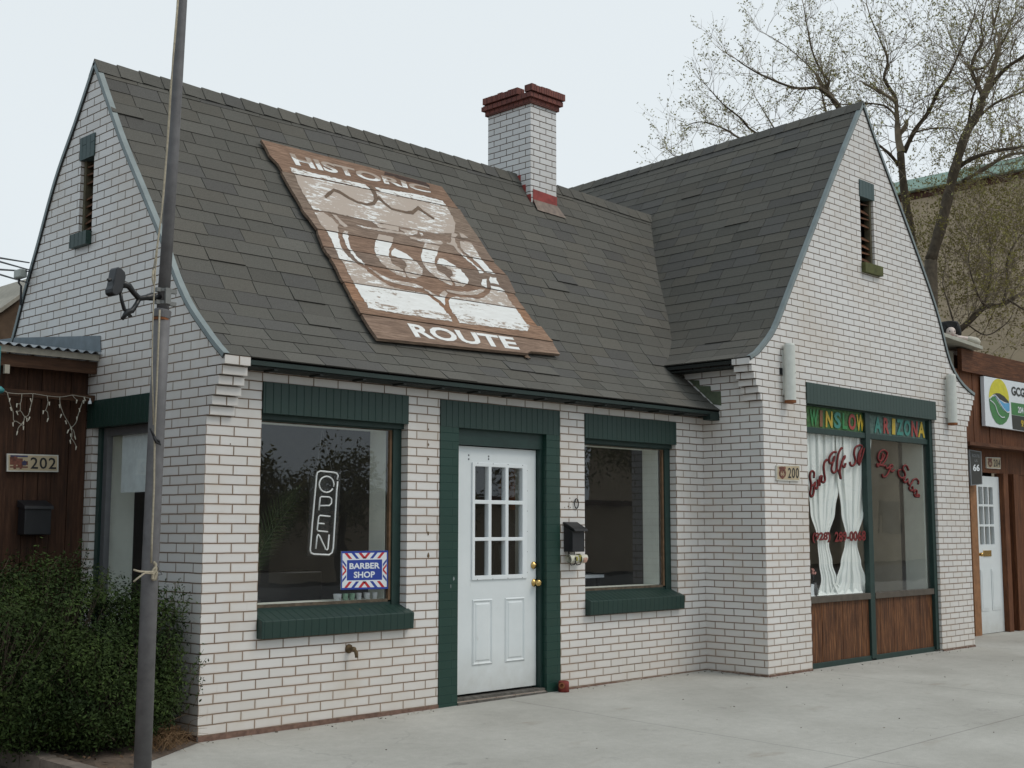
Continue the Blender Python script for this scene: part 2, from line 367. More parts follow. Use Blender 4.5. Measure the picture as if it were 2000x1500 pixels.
# glass
def glass(name, tint=(.98, .99, .985), dirt=.03):
    m = bpy.data.materials.new(name); m.use_nodes = True; t = m.node_tree; t.nodes.clear()
    tr = t.nodes.new('ShaderNodeBsdfTransparent'); tr.inputs[0].default_value = (*tint, 1)
    gl = t.nodes.new('ShaderNodeBsdfGlossy'); gl.inputs['Roughness'].default_value = .005; gl.inputs[0].default_value = (.95, .97, 1, 1)
    ge = t.nodes.new('ShaderNodeNewGeometry'); dp = t.nodes.new('ShaderNodeVectorMath'); dp.operation = 'DOT_PRODUCT'; L(t, ge.outputs['Incoming'], dp.inputs[0]); L(t, ge.outputs['Normal'], dp.inputs[1])
    cs = mth(t, 'SUBTRACT', 1., mth(t, 'ABSOLUTE', dp.outputs['Value'])); fres = mth(t, 'ADD', .08, mth(t, 'MULTIPLY', mth(t, 'POWER', cs, 5.), .9))   # two faces of a pane, same from both sides
    bn = t.nodes.new('ShaderNodeBump'); bn.inputs['Strength'].default_value = .035; bn.inputs['Distance'].default_value = .02
    L(t, noise(t, 2.0, objco(t), 2), bn.inputs['Height']); L(t, bn.outputs[0], gl.inputs['Normal'])
    ms = t.nodes.new('ShaderNodeMixShader'); L(t, fres, ms.inputs[0]); L(t, tr.outputs[0], ms.inputs[1]); L(t, gl.outputs[0], ms.inputs[2])
    df = t.nodes.new('ShaderNodeBsdfDiffuse'); df.inputs[0].default_value = (.5, .48, .44, 1)
    m2 = t.nodes.new('ShaderNodeMixShader'); L(t, mth(t, 'MULTIPLY', noise(t, 3, objco(t), 5), dirt), m2.inputs[0]); L(t, ms.outputs[0], m2.inputs[1]); L(t, df.outputs[0], m2.inputs[2])
    o = t.nodes.new('ShaderNodeOutputMaterial'); L(t, m2.outputs[0], o.inputs[0]); return m
M_GLASS = glass('window_glass'); M_GLASSD = glass('dusty_glass', (.96, .97, .95), .12)
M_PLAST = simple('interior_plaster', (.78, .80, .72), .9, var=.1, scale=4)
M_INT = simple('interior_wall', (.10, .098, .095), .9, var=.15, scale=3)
M_INTB = simple('salon_wall_brown', (.46, .39, .29), .9, var=.15, scale=3)
M_FLOOR = simple('interior_floor', (.07, .06, .05), .6)
m, t, b = mat('white_door_paint'); co = objco(t); c = ramp(t, noise(t, 3, co, 4), [(.3, (.68, .715, .72)), (.7, (.745, .775, .78))])
sx = t.nodes.new('ShaderNodeSeparateXYZ'); L(t, co, sx.inputs[0]); hz = t.nodes.new('ShaderNodeMapRange'); hz.inputs[1].default_value = .42; hz.inputs[2].default_value = .02; L(t, sx.outputs[2], hz.inputs[0])
c = mixc(t, mth(t, 'MULTIPLY', mth(t, 'MULTIPLY', hz.outputs[0], noise(t, 9, co, 5)), .75), c, (.36, .33, .27))
sc = ramp(t, noise(t, 17, scale_vec(t, co, (1, 1, .35)), 3), [(.68, (0, 0, 0)), (.72, (1, 1, 1))]); c = mixc(t, mth(t, 'MULTIPLY', sc, .16), c, (.35, .33, .29))
L(t, c, b.inputs['Base Color']); b.inputs['Roughness'].default_value = .38; M_DOOR = m
M_WTRIM = simple('white_trim', (.76, .79, .80), .35, var=.03)
M_WIRE = simple('off_white_tube', (.62, .63, .58), .4, var=.1)
M_BRASS = simple('brass', (.62, .42, .16), .25, 1., var=.15)
M_BLACK = simple('black_metal', (.013, .013, .015), .5, var=.25)
M_BLACKP = simple('black_plastic', (.008, .008, .009), .35)
M_IRON = simple('galvanised_grey', (.135, .130, .132), .6, .1, var=.22, scale=16, bmp=.2)
M_STEEL = simple('grey_metal_frame', (.16, .16, .165), .45, .4)
M_RUST = simple('rust', (.22, .08, .03), .9, var=.4, scale=30)
M_ROPE = simple('rope', (.40, .35, .26), .95, var=.3, scale=60, bmp=.5)
M_PEEL = simple('peeling_frame', (.10, .075, .05), .8, var=.7, scale=22, bmp=.4)
M_PUTTY = simple('rusty_putty', (.15, .085, .045), .85, var=.4, scale=18)
M_BLUE = simple('sign_blue', (.02, .05, .30), .35, var=.04); M_SRED = simple('sign_red', (.50, .025, .03), .35, var=.05)
M_SWHITE = simple('sign_white', (.72, .75, .78), .35, var=.03)
M_NEON = simple('unlit_neon_tube', (.90, .90, .90), .25, var=.03)
M_CURT = simple('white_curtain', (.74, .79, .76), .9, var=.05, scale=6)
m, t, b = mat('sheer_curtain'); b.inputs['Base Color'].default_value = (.92, .94, .91, 1); b.inputs['Roughness'].default_value = .9
tl = t.nodes.new('ShaderNodeBsdfTranslucent'); tl.inputs[0].default_value = (.6, .65, .62, 1); ms = t.nodes.new('ShaderNodeMixShader'); ms.inputs[0].default_value = .08
L(t, b.outputs[0], ms.inputs[1]); L(t, tl.outputs[0], ms.inputs[2]); L(t, ms.outputs[0], t.nodes['Material Output'].inputs[0]); M_CURT = m
M_SCRIPT = simple('script_red', (.17, .013, .012), .75, var=.2); M_SCRIPTD = simple('script_outline', (.05, .01, .01), .6)  # red script and its darker painted outline
M_YEL = simple('letter_yellow', (.50, .35, .03), .5); M_TEAL = simple('letter_teal', (.04, .22, .18), .5); M_LGREEN = simple('letter_green', (.03, .22, .06), .5)
M_LRED = simple('letter_red', (.33, .045, .035), .5); M_LBROWN = simple('letter_brown', (.20, .08, .03), .5); M_PGREEN = simple('panel_green', (.045, .12, .03), .6, var=.7, scale=22); M_PTEAL = simple('panel_teal', (.07, .12, .10), .6, var=.7, scale=22)
M_CREAM = simple('number_tile', (.46, .37, .24), .5, var=.12, scale=16); M_FRAMEW = simple('number_frame', (.60, .58, .52), .6, var=.15)
M_TILEBR = simple('tile_brown', (.16, .055, .035), .6, var=.7, scale=40); M_TILEBL = simple('tile_blue', (.05, .05, .11), .6, var=.5, scale=40)
M_BULB = simple('pale_bulb', (.6, .56, .46), .35); M_COLTIN = simple('corrugated_tin', (.26, .28, .30), .45, .5, var=.2, scale=5)
M_OFFW = simple('cream_trim', (.36, .33, .27), .7, var=.2, scale=8)
M_TEALP = simple('teal_paint', (.05, .24, .25), .5)
M_BEIGE = simple('beige_stucco', (.56, .44, .30), .95, var=.05, scale=1.2, bmp=.15)
M_COPPER = simple('verdigris_metal', (.42, .57, .47), .6, var=.15, scale=4)
M_BRED = simple('red_brown_band', (.10, .04, .025), .8, var=.2, scale=6)
M_BARK = simple('bark', (.092, .070, .047), .95, var=.45, scale=14, bmp=.7); M_TWIG = simple('twig', (.23, .185, .13), .95, var=.3, scale=9)
def leaf(name, cols):
    m, t, b = mat(name); n = noise(t, 4, objco(t), 3); at = t.nodes.new('ShaderNodeAttribute'); at.attribute_name = 'tint'
    c = mixc(t, 1., ramp(t, n, [(.3, cols[0]), (.7, cols[1])]), at.outputs['Color'], 'MULTIPLY')
    L(t, c, b.inputs['Base Color']); b.inputs['Roughness'].default_value = .75; b.inputs['Specular IOR Level'].default_value = .2; return m
M_BUSH = leaf('bush_leaf', [(.015, .030, .008), (.040, .062, .014)]); M_BUD = leaf('bud_leaf', [(.32, .31, .13), (.46, .43, .20)]); M_OLIVE = leaf('olive_leaf', [(.25, .22, .07), (.34, .30, .11)])
M_STRAW = simple('dry_grass', (.20, .12, .06), .95, var=.4)
M_SKIN = simple('skin', (.72, .60, .54), .6, var=.08); M_HAIR = simple('black_hair', (.010, .010, .011), .5, var=.3, scale=30, bmp=.5); M_CLOTHW = simple('pale_sleeve', (.55, .52, .44), .9, var=.08); M_CLOTHB = simple('black_cloth', (.015, .015, .018), .9)
M_TAN = simple('brown_stucco', (.13, .085, .055), .95, var=.35, scale=6, bmp=.4)
M_PAPER = simple('newsprint', (.62, .60, .50), .9, var=.12, scale=30); M_CABLE = simple('cable', (.03, .03, .033), .6)
M_PALM = simple('palm_frond', (.018, .034, .008), .5, var=.4); M_ORANGE = simple('orange_lamp', (.42, .13, .03), .6, var=.3, scale=9)
M_GCUP = simple('green_cup', (.30, .50, .36), .4, var=.15); M_LIGHTG = simple('logo_green', (.05, .20, .06), .4); M_LOGOY = simple('logo_yellow', (.62, .56, .03), .4); M_LOGOB = simple('logo_blue', (.10, .35, .60), .4); M_CHAR = simple('charcoal', (.035, .035, .032), .5); M_GREYP = simple('plaque_grey', (.20, .21, .22), .5)

# ================================================================== SETTING
W = .7205
X1, X2, X3, X4, X5, X6, X7 = .453, 1.835, 2.175, 3.614, 3.954, 5.325, 5.778
XO, XR, XE = 6.575, 9.40, 10.25
def gz(x, y):   # paving height
    return -.035*(1-min(max(x/5.8, 0), 1)) + .022*min(y, 0) - .004
mb = MB()
mb.face([(-900, -900, -1.2), (900, -900, -1.2), (900, 900, -1.2), (-900, 900, -1.2)])
g = mb.build('ground', M_DIRT); tag(g, kind='structure')
mb = MB(); xs = [-.95, -.6, -.3, 0, 1, 2, 3, 4, 5, 6, 8, 10, 12, 16, 22, 40]; ys = [-14, -11, -8, -6, -4, -3, -2, -1.4, -1, -.7, -.45, -.2, 0, .2]
for i in range(len(xs)-1):
    for j in range(len(ys)-1):
        p = []
        for a, b in ((0, 0), (1, 0), (1, 1), (0, 1)):
            x, y = xs[i+a], ys[j+b]
            if x < -.01: y = min(y, -.02+x*.62) if ys[j+b] > -.7 else y
            p.append((x, y, gz(x, y)))
        mb.face(p)
o = mb.build('forecourt', M_CONC, smooth=True); tag(o, kind='structure')
mb = MB(); mb.box(-40, -.952, -14, 6, -1, gz(-1, -3)-.012)
o = mb.build('pavement', M_KERB); tag(o, kind='structure')
mb = MB(); mb.box(-300, 300, -26, -14.02, -1.1, -.50); o = mb.build('road', M_ASPH); tag(o, kind='structure')
mb = MB(); n = 14
for i in range(n):
    for j in range(n):
        q = []
        for a, b in ((0, 0), (1, 0), (1, 1), (0, 1)):
            x = -1.03+1.03*(i+a)/n; y = -.62+2.4*(j+b)/n
            if y < -.02+x*.62: y = -.02+x*.62
            rr = random.Random(int((i+a)*100+(j+b))).random()
            q.append((x, y, gz(x, min(y, 0))+.004+.035*rr*(0 < i+a < n)*(1 if y > -.02+x*.62+.05 else 0)))
        mb.face(q)
o = mb.build('planting_bed', M_DIRT); tag(o, kind='structure')
mb = MB()
for k in range(9):
    y0 = -.55+k*.28; mb.box(-1.09, -.985, y0, y0+.27, -.2, gz(-1, 0)+.035+R(-.006, .006))
o = mb.build('kerb', M_KERB); tag(o, kind='structure')

# ================================================================== MAIN BUILDING
SHOP = thing('brick_shop', (3, 1.5, 0), 'white glazed-brick shop with steep dark shingle roofs and green trim', 'building')
Z = lambda k: k*CRS
PF = [(-.215, 2.57), (-.09, 2.662), (.053, 2.783), (.264, 2.973), (.45, 3.203), (.646, 3.499), (.98, 3.95), (1.317, 4.404), (1.57, 4.79), (1.816, 5.172)]
PB = [(3.55, 2.57), (3.32, 2.765), (3.137, 3.012), (2.945, 3.394), (2.72, 3.796), (2.436, 4.315), (2.108, 4.751), (1.816, 5.172)]
WL = [(5.56, 3.046), (5.667, 3.092), (5.82, 3.205), (5.993, 3.357), (6.14, 3.56), (6.292, 3.786), (6.713, 4.414), (7.389, 5.412), (7.925, 6.17)]
WRr = [(10.496, 3.06), (10.29, 3.12), (10.083, 3.215), (9.93, 3.335), (9.805, 3.504), (9.575, 3.978), (9.221, 4.49), (8.759, 5.089), (8.256, 5.717), (7.925, 6.17)]
m = MB()
# front wall
front_holes = [(X1, X2, Z(9)+.01, 2.434), (X3, X4, .0, 2.434), (X5, X6, Z(9), 2.434)]
def fr(y0): return lambda a, b, d: (a, y0+d, b)
def sd_(x0): return lambda a, b, d: (x0+d, a, b)
def wall2(m, outer, holes, fn, th):
    loops = [outer]+[[(a0, b0), (a1, b0), (a1, b1), (a0, b1)] for a0, a1, b0, b1 in holes]
    flat = [p for l in loops for p in l]
    for t in tessellate_polygon([[Vector((a, b, 0)) for a, b in l] for l in loops]): m.face([fn(*flat[i], 0) for i in t])
    for l in loops[1:]:
        for i in range(4):
            a, b = l[i], l[(i+1) % 4]
            m.face([fn(*a, 0), fn(*b, 0), fn(*b, th), fn(*a, th)])
# uv so that the bond lines up round the corners
def brick_uv(off):
    def f(co, n):
        if abs(n.z) > .7: return (co.x+off, co.y)
        return ((co.y if abs(n.x) > abs(n.y) else co.x)+off, co.z+.0005)
    return f
def fuv(co, n):
    if abs(n.z) > .7: return (co.x, co.y)
    if abs(n.x) > abs(n.y): return (co.y, co.z)
    return (co.x+BM/2, co.z)
WALL = None
m1 = MB(); wall2(m1, [(0, -.05), (X7, -.05), (X7, 2.66), (0, 2.66)], [(a, b, max(c, -.04), d) for a, b, c, d in front_holes], fr(0), .11)
WALL = m1.build('wall', M_BRICK, SHOP, fix=False, uvfn=fuv)
# left gable wall
m1 = MB(); gp = [(0, -.05)]+[p for p in PF if p[0] > 0]; gp.insert(1, (0, 2.737)); gp += PB[::-1][1:]+[(3.4, 2.55), (3.4, -.05)]
wall2(m1, gp, [(.70, 1.63, .62, 2.375), (1.775, 2.0, 3.74, 4.57)], sd_(0), .11)
m1.build('wall', M_BRICK, SHOP, fix=False, uvfn=lambda co, n: (co.y, co.z) if abs(n.x) > .5 else (co.x, co.z))
# corbelled gable foot
m1 = MB()
for k in range(6):
    d = .036*(k+1); m1.box(-.002, .205, -d, .02, Z(32+k)+.004, Z(33+k)-.001)
m1.prism([(-.214, Z(38)), (.02, Z(38)), (.02, 2.748), (-.09, 2.657)], lambda a, b, d: (-.002+d, a, b), .207)
m1.build('corbel', M_BRICK, SHOP, uvfn=fuv)
# wing: return wall, front gable, right wall
m1 = MB(); wall2(m1, [(-W, -.05), (0.6, -.05), (.6, 3.12), (-W, 3.12)], [], sd_(X7), .11)
m1.build('wall', M_BRICK, SHOP, fix=False, uvfn=lambda co, n: (-co.y, co.z))
m1 = MB(); gp = [(X7, -.05), (XE, -.05), (XE, 3.14)]+[p for p in WRr if p[0] < XE-.02]+WL[::-1][1:]
gp = [p for p in gp if p[0] >= X7-1e-6]; gp.append((X7, 3.17))
wall2(m1, gp, [(XO, XR, -.04, 2.885), (7.80, 8.10, 4.30, 5.262)], fr(-W), .12)
m1.build('wall', M_BRICK, SHOP, fix=False, uvfn=lambda co, n: (co.x-X7, co.z) if abs(n.y) > .5 else (co.y, co.z))
m1 = MB(); wall2(m1, [(-W, -.05), (5.2, -.05), (5.2, 3.1), (-W, 3.1)], [], sd_(XE), -.11)
m1.face([(0, 3.4, -.05), (XE, 3.4, -.05), (XE, 3.4, 2.6), (0, 3.4, 2.6)])
m1.build('wall', M_BRICK, SHOP, fix=False)
m1 = MB()
for k in range(6):
    d = .036*(k+1); m1.box(X7-d, X7+.02, -W-.002, -W+.205, Z(39+k)+.004, Z(40+k)-.001)
m1.prism([(X7-.216, Z(45)), (X7+.02, Z(45)), (X7+.02, 3.175), (5.667, 3.09)], lambda a, b, d: (a, -W-.002+d, b), .207)
m1.build('corbel', M_BRICK, SHOP, uvfn=lambda co, n: (co.x-X7, co.z) if abs(n.y) > .5 else (-co.y, co.z))
m1 = MB()
for k in range(6):
    d = .041*(k+1); m1.box(XE-.02, XE+d, -W-.002, -W+.205, Z(39+k)+.004, Z(40+k)-.001)
m1.prism([(XE-.02, Z(45)), (XE+.246, Z(45)), (10.29, 3.12), (XE-.02, 3.15)], lambda a, b, d: (a, -W-.002+d, b), .207)
m1.build('corbel', M_BRICK, SHOP, uvfn=lambda co, n: (co.x-X7, co.z) if abs(n.y) > .5 else (-co.y, co.z))
# rough mortar line under the bricks
m1 = MB()
def ragged(p0, p1, nrm, z1):
    n = 40; p0, p1, nrm = Vector(p0), Vector(p1), Vector(nrm); prev = None
    for i in range(n+1):
        p = p0.lerp(p1, i/n)+nrm*R(.004, .016); zt = z1+R(-.003, .004)
        if prev: m1.face([prev[0], p+Vector((0, 0, -.12)), (p.x, p.y, zt), prev[1]]); m1.face([prev[1], (p.x, p.y, zt), Vector((p.x, p.y, zt))-nrm*.05, Vector(prev[1])-nrm*.05])
        prev = (p+Vector((0, 0, -.12)), (p.x, p.y, zt))
ragged((0, 0, 0), (X3, 0, 0), (0, -1, 0), .0); m1.build('foundation', M_MORTAR, SHOP, fix=False); m1 = MB(); ragged((X4, 0, 0), (X7, 0, 0), (0, -1, 0), -.004)
m1.build('foundation', M_MORTAR, SHOP, fix=False); m1 = MB()
ragged((X7, 0, 0), (X7, -W, 0), (-1, 0, 0), -.006); ragged((X7, -W, 0), (XO, -W, 0), (0, -1, 0), -.004); m1.build('foundation', M_MORTAR, SHOP, fix=False); m1 = MB(); ragged((XR, -W, 0), (XE, -W, 0), (0, -1, 0), -.004)
m1.build('foundation', M_MORTAR, SHOP, fix=False); m1 = MB(); ragged((0, 1.7, 0), (0, 0, 0), (-1, 0, 0), -.0)
m1.build('foundation', M_MORTAR, SHOP, fix=False)
# ---- interior lining (plaster reveals, rooms)
m1 = MB()
fh = [(X1+.05, X2-.107, .845, 2.165), (2.40, 3.40, .0, 2.08), (X5+.05, X6-.107, .845, 2.165)]
wall2(m1, [(.34, 0), (5.7, 0), (5.7, 2.5), (.34, 2.5)], fh, lambda a, b, d: (a, .34-d, b), .20)
wall2(m1, [(.34, 0), (3.3, 0), (3.3, 2.5), (.34, 2.5)], [(.75, 1.56, .66, 2.1)], lambda a, b, d: (.34-d, a, b), .20)
m1.build('window_reveal', M_PLAST, SHOP, fix=False)
m1 = MB()
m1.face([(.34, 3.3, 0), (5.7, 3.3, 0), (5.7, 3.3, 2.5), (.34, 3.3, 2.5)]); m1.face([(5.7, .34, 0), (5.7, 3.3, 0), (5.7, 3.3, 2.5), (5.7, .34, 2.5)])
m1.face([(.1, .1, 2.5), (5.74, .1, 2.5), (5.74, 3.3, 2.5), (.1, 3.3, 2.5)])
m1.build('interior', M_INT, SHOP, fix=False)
m1 = MB(); m1.face([(5.95, 3.0, 0), (10.1, 3.0, 0), (10.1, 3.0, 2.75), (5.95, 3.0, 2.75)]); m1.face([(5.95, -.5, 0), (5.95, 3, 0), (5.95, 3, 2.75), (5.95, -.5, 2.75)])
m1.face([(10.1, -.5, 0), (10.1, 3, 0), (10.1, 3, 2.75), (10.1, -.5, 2.75)]); m1.face([(5.9, -W+.1, 2.75), (10.2, -W+.1, 2.75), (10.2, 3, 2.75), (5.9, 3, 2.75)])
m1.box(9.3, 9.8, -.35, .5, 0, 2.74); m1.box(8.35, 8.42, .9, .96, 0, 1.75)
m1.build('interior', M_INTB, SHOP, fix=False)
m1 = MB(); m1.box(9.30, 9.34, -W+.12, -.30, .60, 2.60); m1.build('window_reveal', M_PLAST, SHOP)
m1 = MB(); m1.face([(.1, .1, .005), (10.2, .1, .005), (10.2, 3.3, .005), (.1, 3.3, .005)]); m1.face([(5.9, -W+.12, .006), (10.2, -W+.12, .006), (10.2, .1, .006), (5.9, .1, .006)]); m1.build('floor', M_FLOOR, SHOP, fix=False)

# ---- roofs: every tab a slab of its own in one mesh
class Prof:
    def __init__(s, pts):
        p = np.array(pts); fine = []
        for i in range(len(p)-1):     # Catmull-Rom
            a, b, c, d = p[max(i-1, 0)], p[i], p[i+1], p[min(i+2, len(p)-1)]
            for t in np.linspace(0, 1, 10, endpoint=False):
                fine.append(.5*((2*b)+(-a+c)*t+(2*a-5*b+4*c-d)*t*t+(-a+3*b-3*c+d)*t**3))
        fine.append(p[-1]); s.p = np.array(fine); dl = np.hypot(*np.diff(s.p, axis=0).T); s.t = np.concatenate([[0], np.cumsum(dl)]); s.L = s.t[-1]
    def at(s, t):
        return np.array([np.interp(t, s.t, s.p[:, 0]), np.interp(t, s.t, s.p[:, 1])])
    def nrm(s, t):
        d = s.at(min(t+.03, s.L))-s.at(max(t-.03, 0)); d /= np.hypot(*d); n = np.array([-d[1], d[0]])
        return n if n[1] > 0 else -n
    def z2t(s, z): return float(np.interp(z, s.p[:, 1], s.t))
TAB = []
def tint():
    k = random.random(); g = random.gauss(1, .065)
    base = (.115, .110, .098) if k < .6 else ((.121, .113, .098) if k < .85 else (.106, .102, .096))
    return tuple(max(.03, x*g) for x in base)
def shingles(name, prof, along, xr, e=.143, tw=.315, parent=SHOP, extra=None):
    """along(s, y, z): 3D; xr(z)->(s0, s1)"""
    mb = MB(); dk = MB(); nrow = int(prof.L/e)+1
    for i in range(nrow):
        t0 = i*e; t1 = min(t0+e+.025, prof.L)
        if prof.L-t0 < .02: continue
        pa, pb = prof.at(t0), prof.at(t1); na, nb = prof.nrm(t0+.02), prof.nrm(t1)
        s0, s1 = xr(pa[1]+.02)
        if s1-s0 < .02: continue
        s = s0-R(0, tw); first = True
        while s < s1:
            wd = tw+R(-.035, .035); a, b = max(s, s0), min(s+wd-.006, s1); s += wd
            if b-a < .01: continue
            th = .0065+R(0, .0035)+(.008 if random.random() < .03 else 0); dz = R(-.006, .006) if i else 0
            pa2 = prof.at(max(t0+dz, 0)); la, lb = pa2+na*th, pb+nb*.003
            c = tint(); cd = tuple(x*.4 for x in c)  # butt face darkened, the shade line under each row put into the colour
            A = [along(q, *p) for q, p in ((a, la), (b, la), (b, lb), (a, lb))]
            B = [along(q, *p) for q, p in ((a, pa2-na*.002), (b, pa2-na*.002))]
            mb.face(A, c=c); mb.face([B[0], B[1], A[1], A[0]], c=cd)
            mb.face([B[0], A[0], A[3]], c=c); mb.face([B[1], A[2], A[1]], c=c)
    if extra: extra(mb)
    o = mb.build(name, M_SHING, parent, fix=False)
    # felt deck with thickness
    T = np.linspace(0, prof.L, 26)
    for ta, tb in zip(T, T[1:]):
        pa, pb = prof.at(ta), prof.at(tb); na, nb = prof.nrm(ta), prof.nrm(tb); a0, a1 = xr(pa[1]); b0, b1 = xr(pb[1])
        if a1-a0 < .01: continue
        dk.face([along(a0, *pa), along(a1, *pa), along(b1, *pb), along(b0, *pb)])
        dk.face([along(a0, *(pa-na*.03)), along(a1, *(pa-na*.03)), along(b1, *(pb-nb*.03)), along(b0, *(pb-nb*.03))])
        dk.face([along(a0, *pa), along(b0, *pb), along(b0, *(pb-nb*.03)), along(a0, *(pa-na*.03))]); dk.face([along(a1, *pa), along(b1, *pb), along(b1, *(pb-nb*.03)), along(a1, *(pa-na*.03))])
    dk.build('roof_deck', M_DECK, o, fix=False)
    return o
PFp, PBp, WLp, WRp = Prof(PF), Prof(PB), Prof(WL), Prof(WRr)
RZ = lambda x, z: z+max(0, (z-2.9)/2.27)*np.interp(x, [0, 1.5, 2.7, 4.4, 5.9, 6.8, 8], [0, .022, .044, .05, .05, .017, 0])   # the old ridge is not dead straight
main_al = lambda s, y, z: (s, y, RZ(s, z))
WRG = lambda y, z: z-max(0, (z-3.05)/3.1)*.036*(y+W)
wing_al = lambda s, x, z: (x, s, WRG(s, z))
WLx = lambda z: float(np.interp(z, [p[1] for p in WL], [p[0] for p in WL]))
def main_x(z):
    if z < 3.10: return (-.012, X7-.004)
    return (-.012, WLx(z)+.28)
def cap_row(mb, pts, side, e=.19):
    """ridge caps: pts = function s->(p, left dir, right dir)"""
    pass
def ridge_main(mb):
    x = -.014
    while x < 7.3:
        l = .2; c = tint(); z = RZ(x, 5.172)
        for sgn, pr in ((0, PFp), (1, PBp)):
            q = pr.at(pr.L-.13); n = pr.nrm(pr.L-.05)*.02
            mb.face([(x, 1.816, z+.030), (x+l+.02, 1.816, z+.022), (x+l+.02, q[0]+n[0]*.6, RZ(x, q[1])+n[1]*.6), (x, q[0]+n[0], RZ(x, q[1])+n[1])], c=c)
            mb.face([(x, 1.816, z+.030), (x, q[0]+n[0], RZ(x, q[1])+n[1]), (x, q[0]-n[0], RZ(x, q[1])-n[1]), (x, 1.816, z)], c=c)
        x += l
def ridge_wing(mb):
    y = -W-.014
    while y < 4.6:
        l = .2; c = tint(); z = WRG(y, 6.17); z2 = WRG(y+l, 6.17)
        for pr in (WLp, WRp):
            q = pr.at(pr.L-.13); n = pr.nrm(pr.L-.05)*.02
            mb.face([(7.925, y, z+.03), (7.925, y+l+.02, z2+.022), (q[0]+n[0]*.6, y+l+.02, WRG(y+l, q[1])+n[1]*.6), (q[0]+n[0], y, WRG(y, q[1])+n[1])], c=c)
            mb.face([(7.925, y, z+.03), (q[0]+n[0], y, WRG(y, q[1])+n[1]), (q[0]-n[0], y, WRG(y, q[1])-n[1]), (7.925, y, z)], c=c)
        y += l
MAINROOF = shingles('roof', PFp, main_al, main_x, extra=ridge_main)
shingles('roof', PBp, main_al, lambda z: (-.012, 7.2 if z > 3.1 else 5.7))
WROOF = shingles('roof', WLp, wing_al, lambda z: (-W-.012, 4.6), extra=ridge_wing)
shingles('roof', WRp, wing_al, lambda z: (-W-.012, 4.6))
m1 = MB(); m1.face([(x, 4.59, WRG(4.59, z)) for x, z in [(5.56, 2.4)]+WL+WRr[::-1][1:]+[(10.49, 2.4)]]); m1.build('wall', M_BRICK, SHOP, fix=False)
# valley strip: shingles woven along the valley
# rake flashing
def rake(prof_pts, fn, out, wd=.022):
    mb = MB(); pr = Prof(prof_pts); T = np.linspace(0, pr.L, 30)
    for ta, tb in zip(T, T[1:]):
        pa, pb = pr.at(ta), pr.at(tb); na, nb = pr.nrm(ta), pr.nrm(tb)
        up, lo = .012, -wd
        P = lambda p, n, h, d: fn(p[0]+n[0]*h, p[1]+n[1]*h, d)
        mb.face([P(pa, na, up, out), P(pb, nb, up, out), P(pb, nb, lo, out), P(pa, na, lo, out)])
        mb.face([P(pa, na, up, out), P(pb, nb, up, out), P(pb, nb, up+.002, -.03), P(pa, na, up+.002, -.03)])
        mb.face([P(pa, na, lo, out), P(pb, nb, lo, out), P(pb, nb, lo, 0), P(pa, na, lo, 0)])
    return mb
for pts in (PF, PB): rake(pts, lambda y, z, d: (-d, y, z), .016).build('rake_flashing', M_RAKE, SHOP, fix=False)
for pts in (WL, WRr): rake(pts, lambda x, z, d: (x, -W-d, z), .016).build('rake_flashing', M_RAKE, SHOP, fix=False)
# eaves: fascia, soffit and rafter ends
m1 = MB(); m1.box(.207, X7-.004, -.205, -.188, 2.522, 2.554); m1.build('fascia', M_DGREEN, SHOP)
m1 = MB(); m1.box(.0, .207, -.212, -.2, 2.545, 2.562); m1.build('fascia', M_DGREEN, SHOP)
m1 = MB(); m1.box(.207, X7-.004, -.187, -.002, 2.51, 2.52)
for k in range(14): m1.box(.42+k*.4, .45+k*.4, -.192, -.06, 2.497, 2.509)
m1.build('soffit', M_DARK, SHOP)
m1 = MB(); m1.box(5.572, 5.588, -W+.207, .36, 3.0, 3.034); m1.build('fascia', M_DARK, SHOP)
m1 = MB(); m1.box(5.589, X7-.003, -W+.207, .5, 2.972, 2.985); m1.build('soffit', M_DARK, SHOP)
m1 = MB()   # stepped green flashing where the eave meets the wing
st = [H(u, v, 0, X7) for u, v in ((1345, 742), (1366, 743), (1367, 754), (1388, 754), (1389, 765), (1408, 764), (1409, 792), (1395, 790))]
m1.prism([(p.y, p.z) for p in st], lambda a, b, d: (X7-d, a, b), .006); m1.build('step_flashing', simple('mossy_green_flashing', (.095, .115, .07), .8, var=.35, scale=14), SHOP)
m1 = MB(); m1.box(X7-.16, X7-.004, -.21, -.12, 2.47, 2.53); m1.build('fascia', M_DGREEN, SHOP)

# ---- chimney
CH = empty('chimney', (5.13, 1.95, 4.8)); put(CH, SHOP)
cx0, cx1, cy0, cy1 = 4.925, 5.335, 1.60, 2.26
zt = H(1032, 200, 1, cy0).z
m1 = MB(); m1.box(cx0, cx1, cy0, cy1, 4.6, zt); m1.build('stack', M_CHIMB, CH, uvfn=lambda co, n: (co.x-cx0+.05, co.z) if abs(n.y) > .5 else (co.y-cy0+.02, co.z))
m1 = MB(); zc = H(1038, 163, 1, cy0-.06).z; hh = (zc-zt)
for a, b, d in ((0, .30, .025), (.30, .55, .055), (.55, .62, .04)):
    m1.box(cx0-d, cx1+d, cy0-d, cy1+d, zt+a*hh, zt+b*hh)
d = .05; n = 6
rnd = random.Random(3)
def course(p0, p1, ax):
    L_ = (Vector(p1)-Vector(p0)).length; k = int(L_/.072)
    for i in range(k):
        if ax == 'y' and rnd.random() < .0: continue
        o = Vector(p0).lerp(Vector(p1), i/k); e = (Vector(p1)-Vector(p0))/k*.93
        inn = Vector((.11, 0, 0)) if ax == 'y' else Vector((0, .11, 0))
        m1.obox(o+Vector((0, 0, zt+.62*hh+.001)), e, inn, (0, 0, hh*.38+rnd.uniform(-.008, .004)))
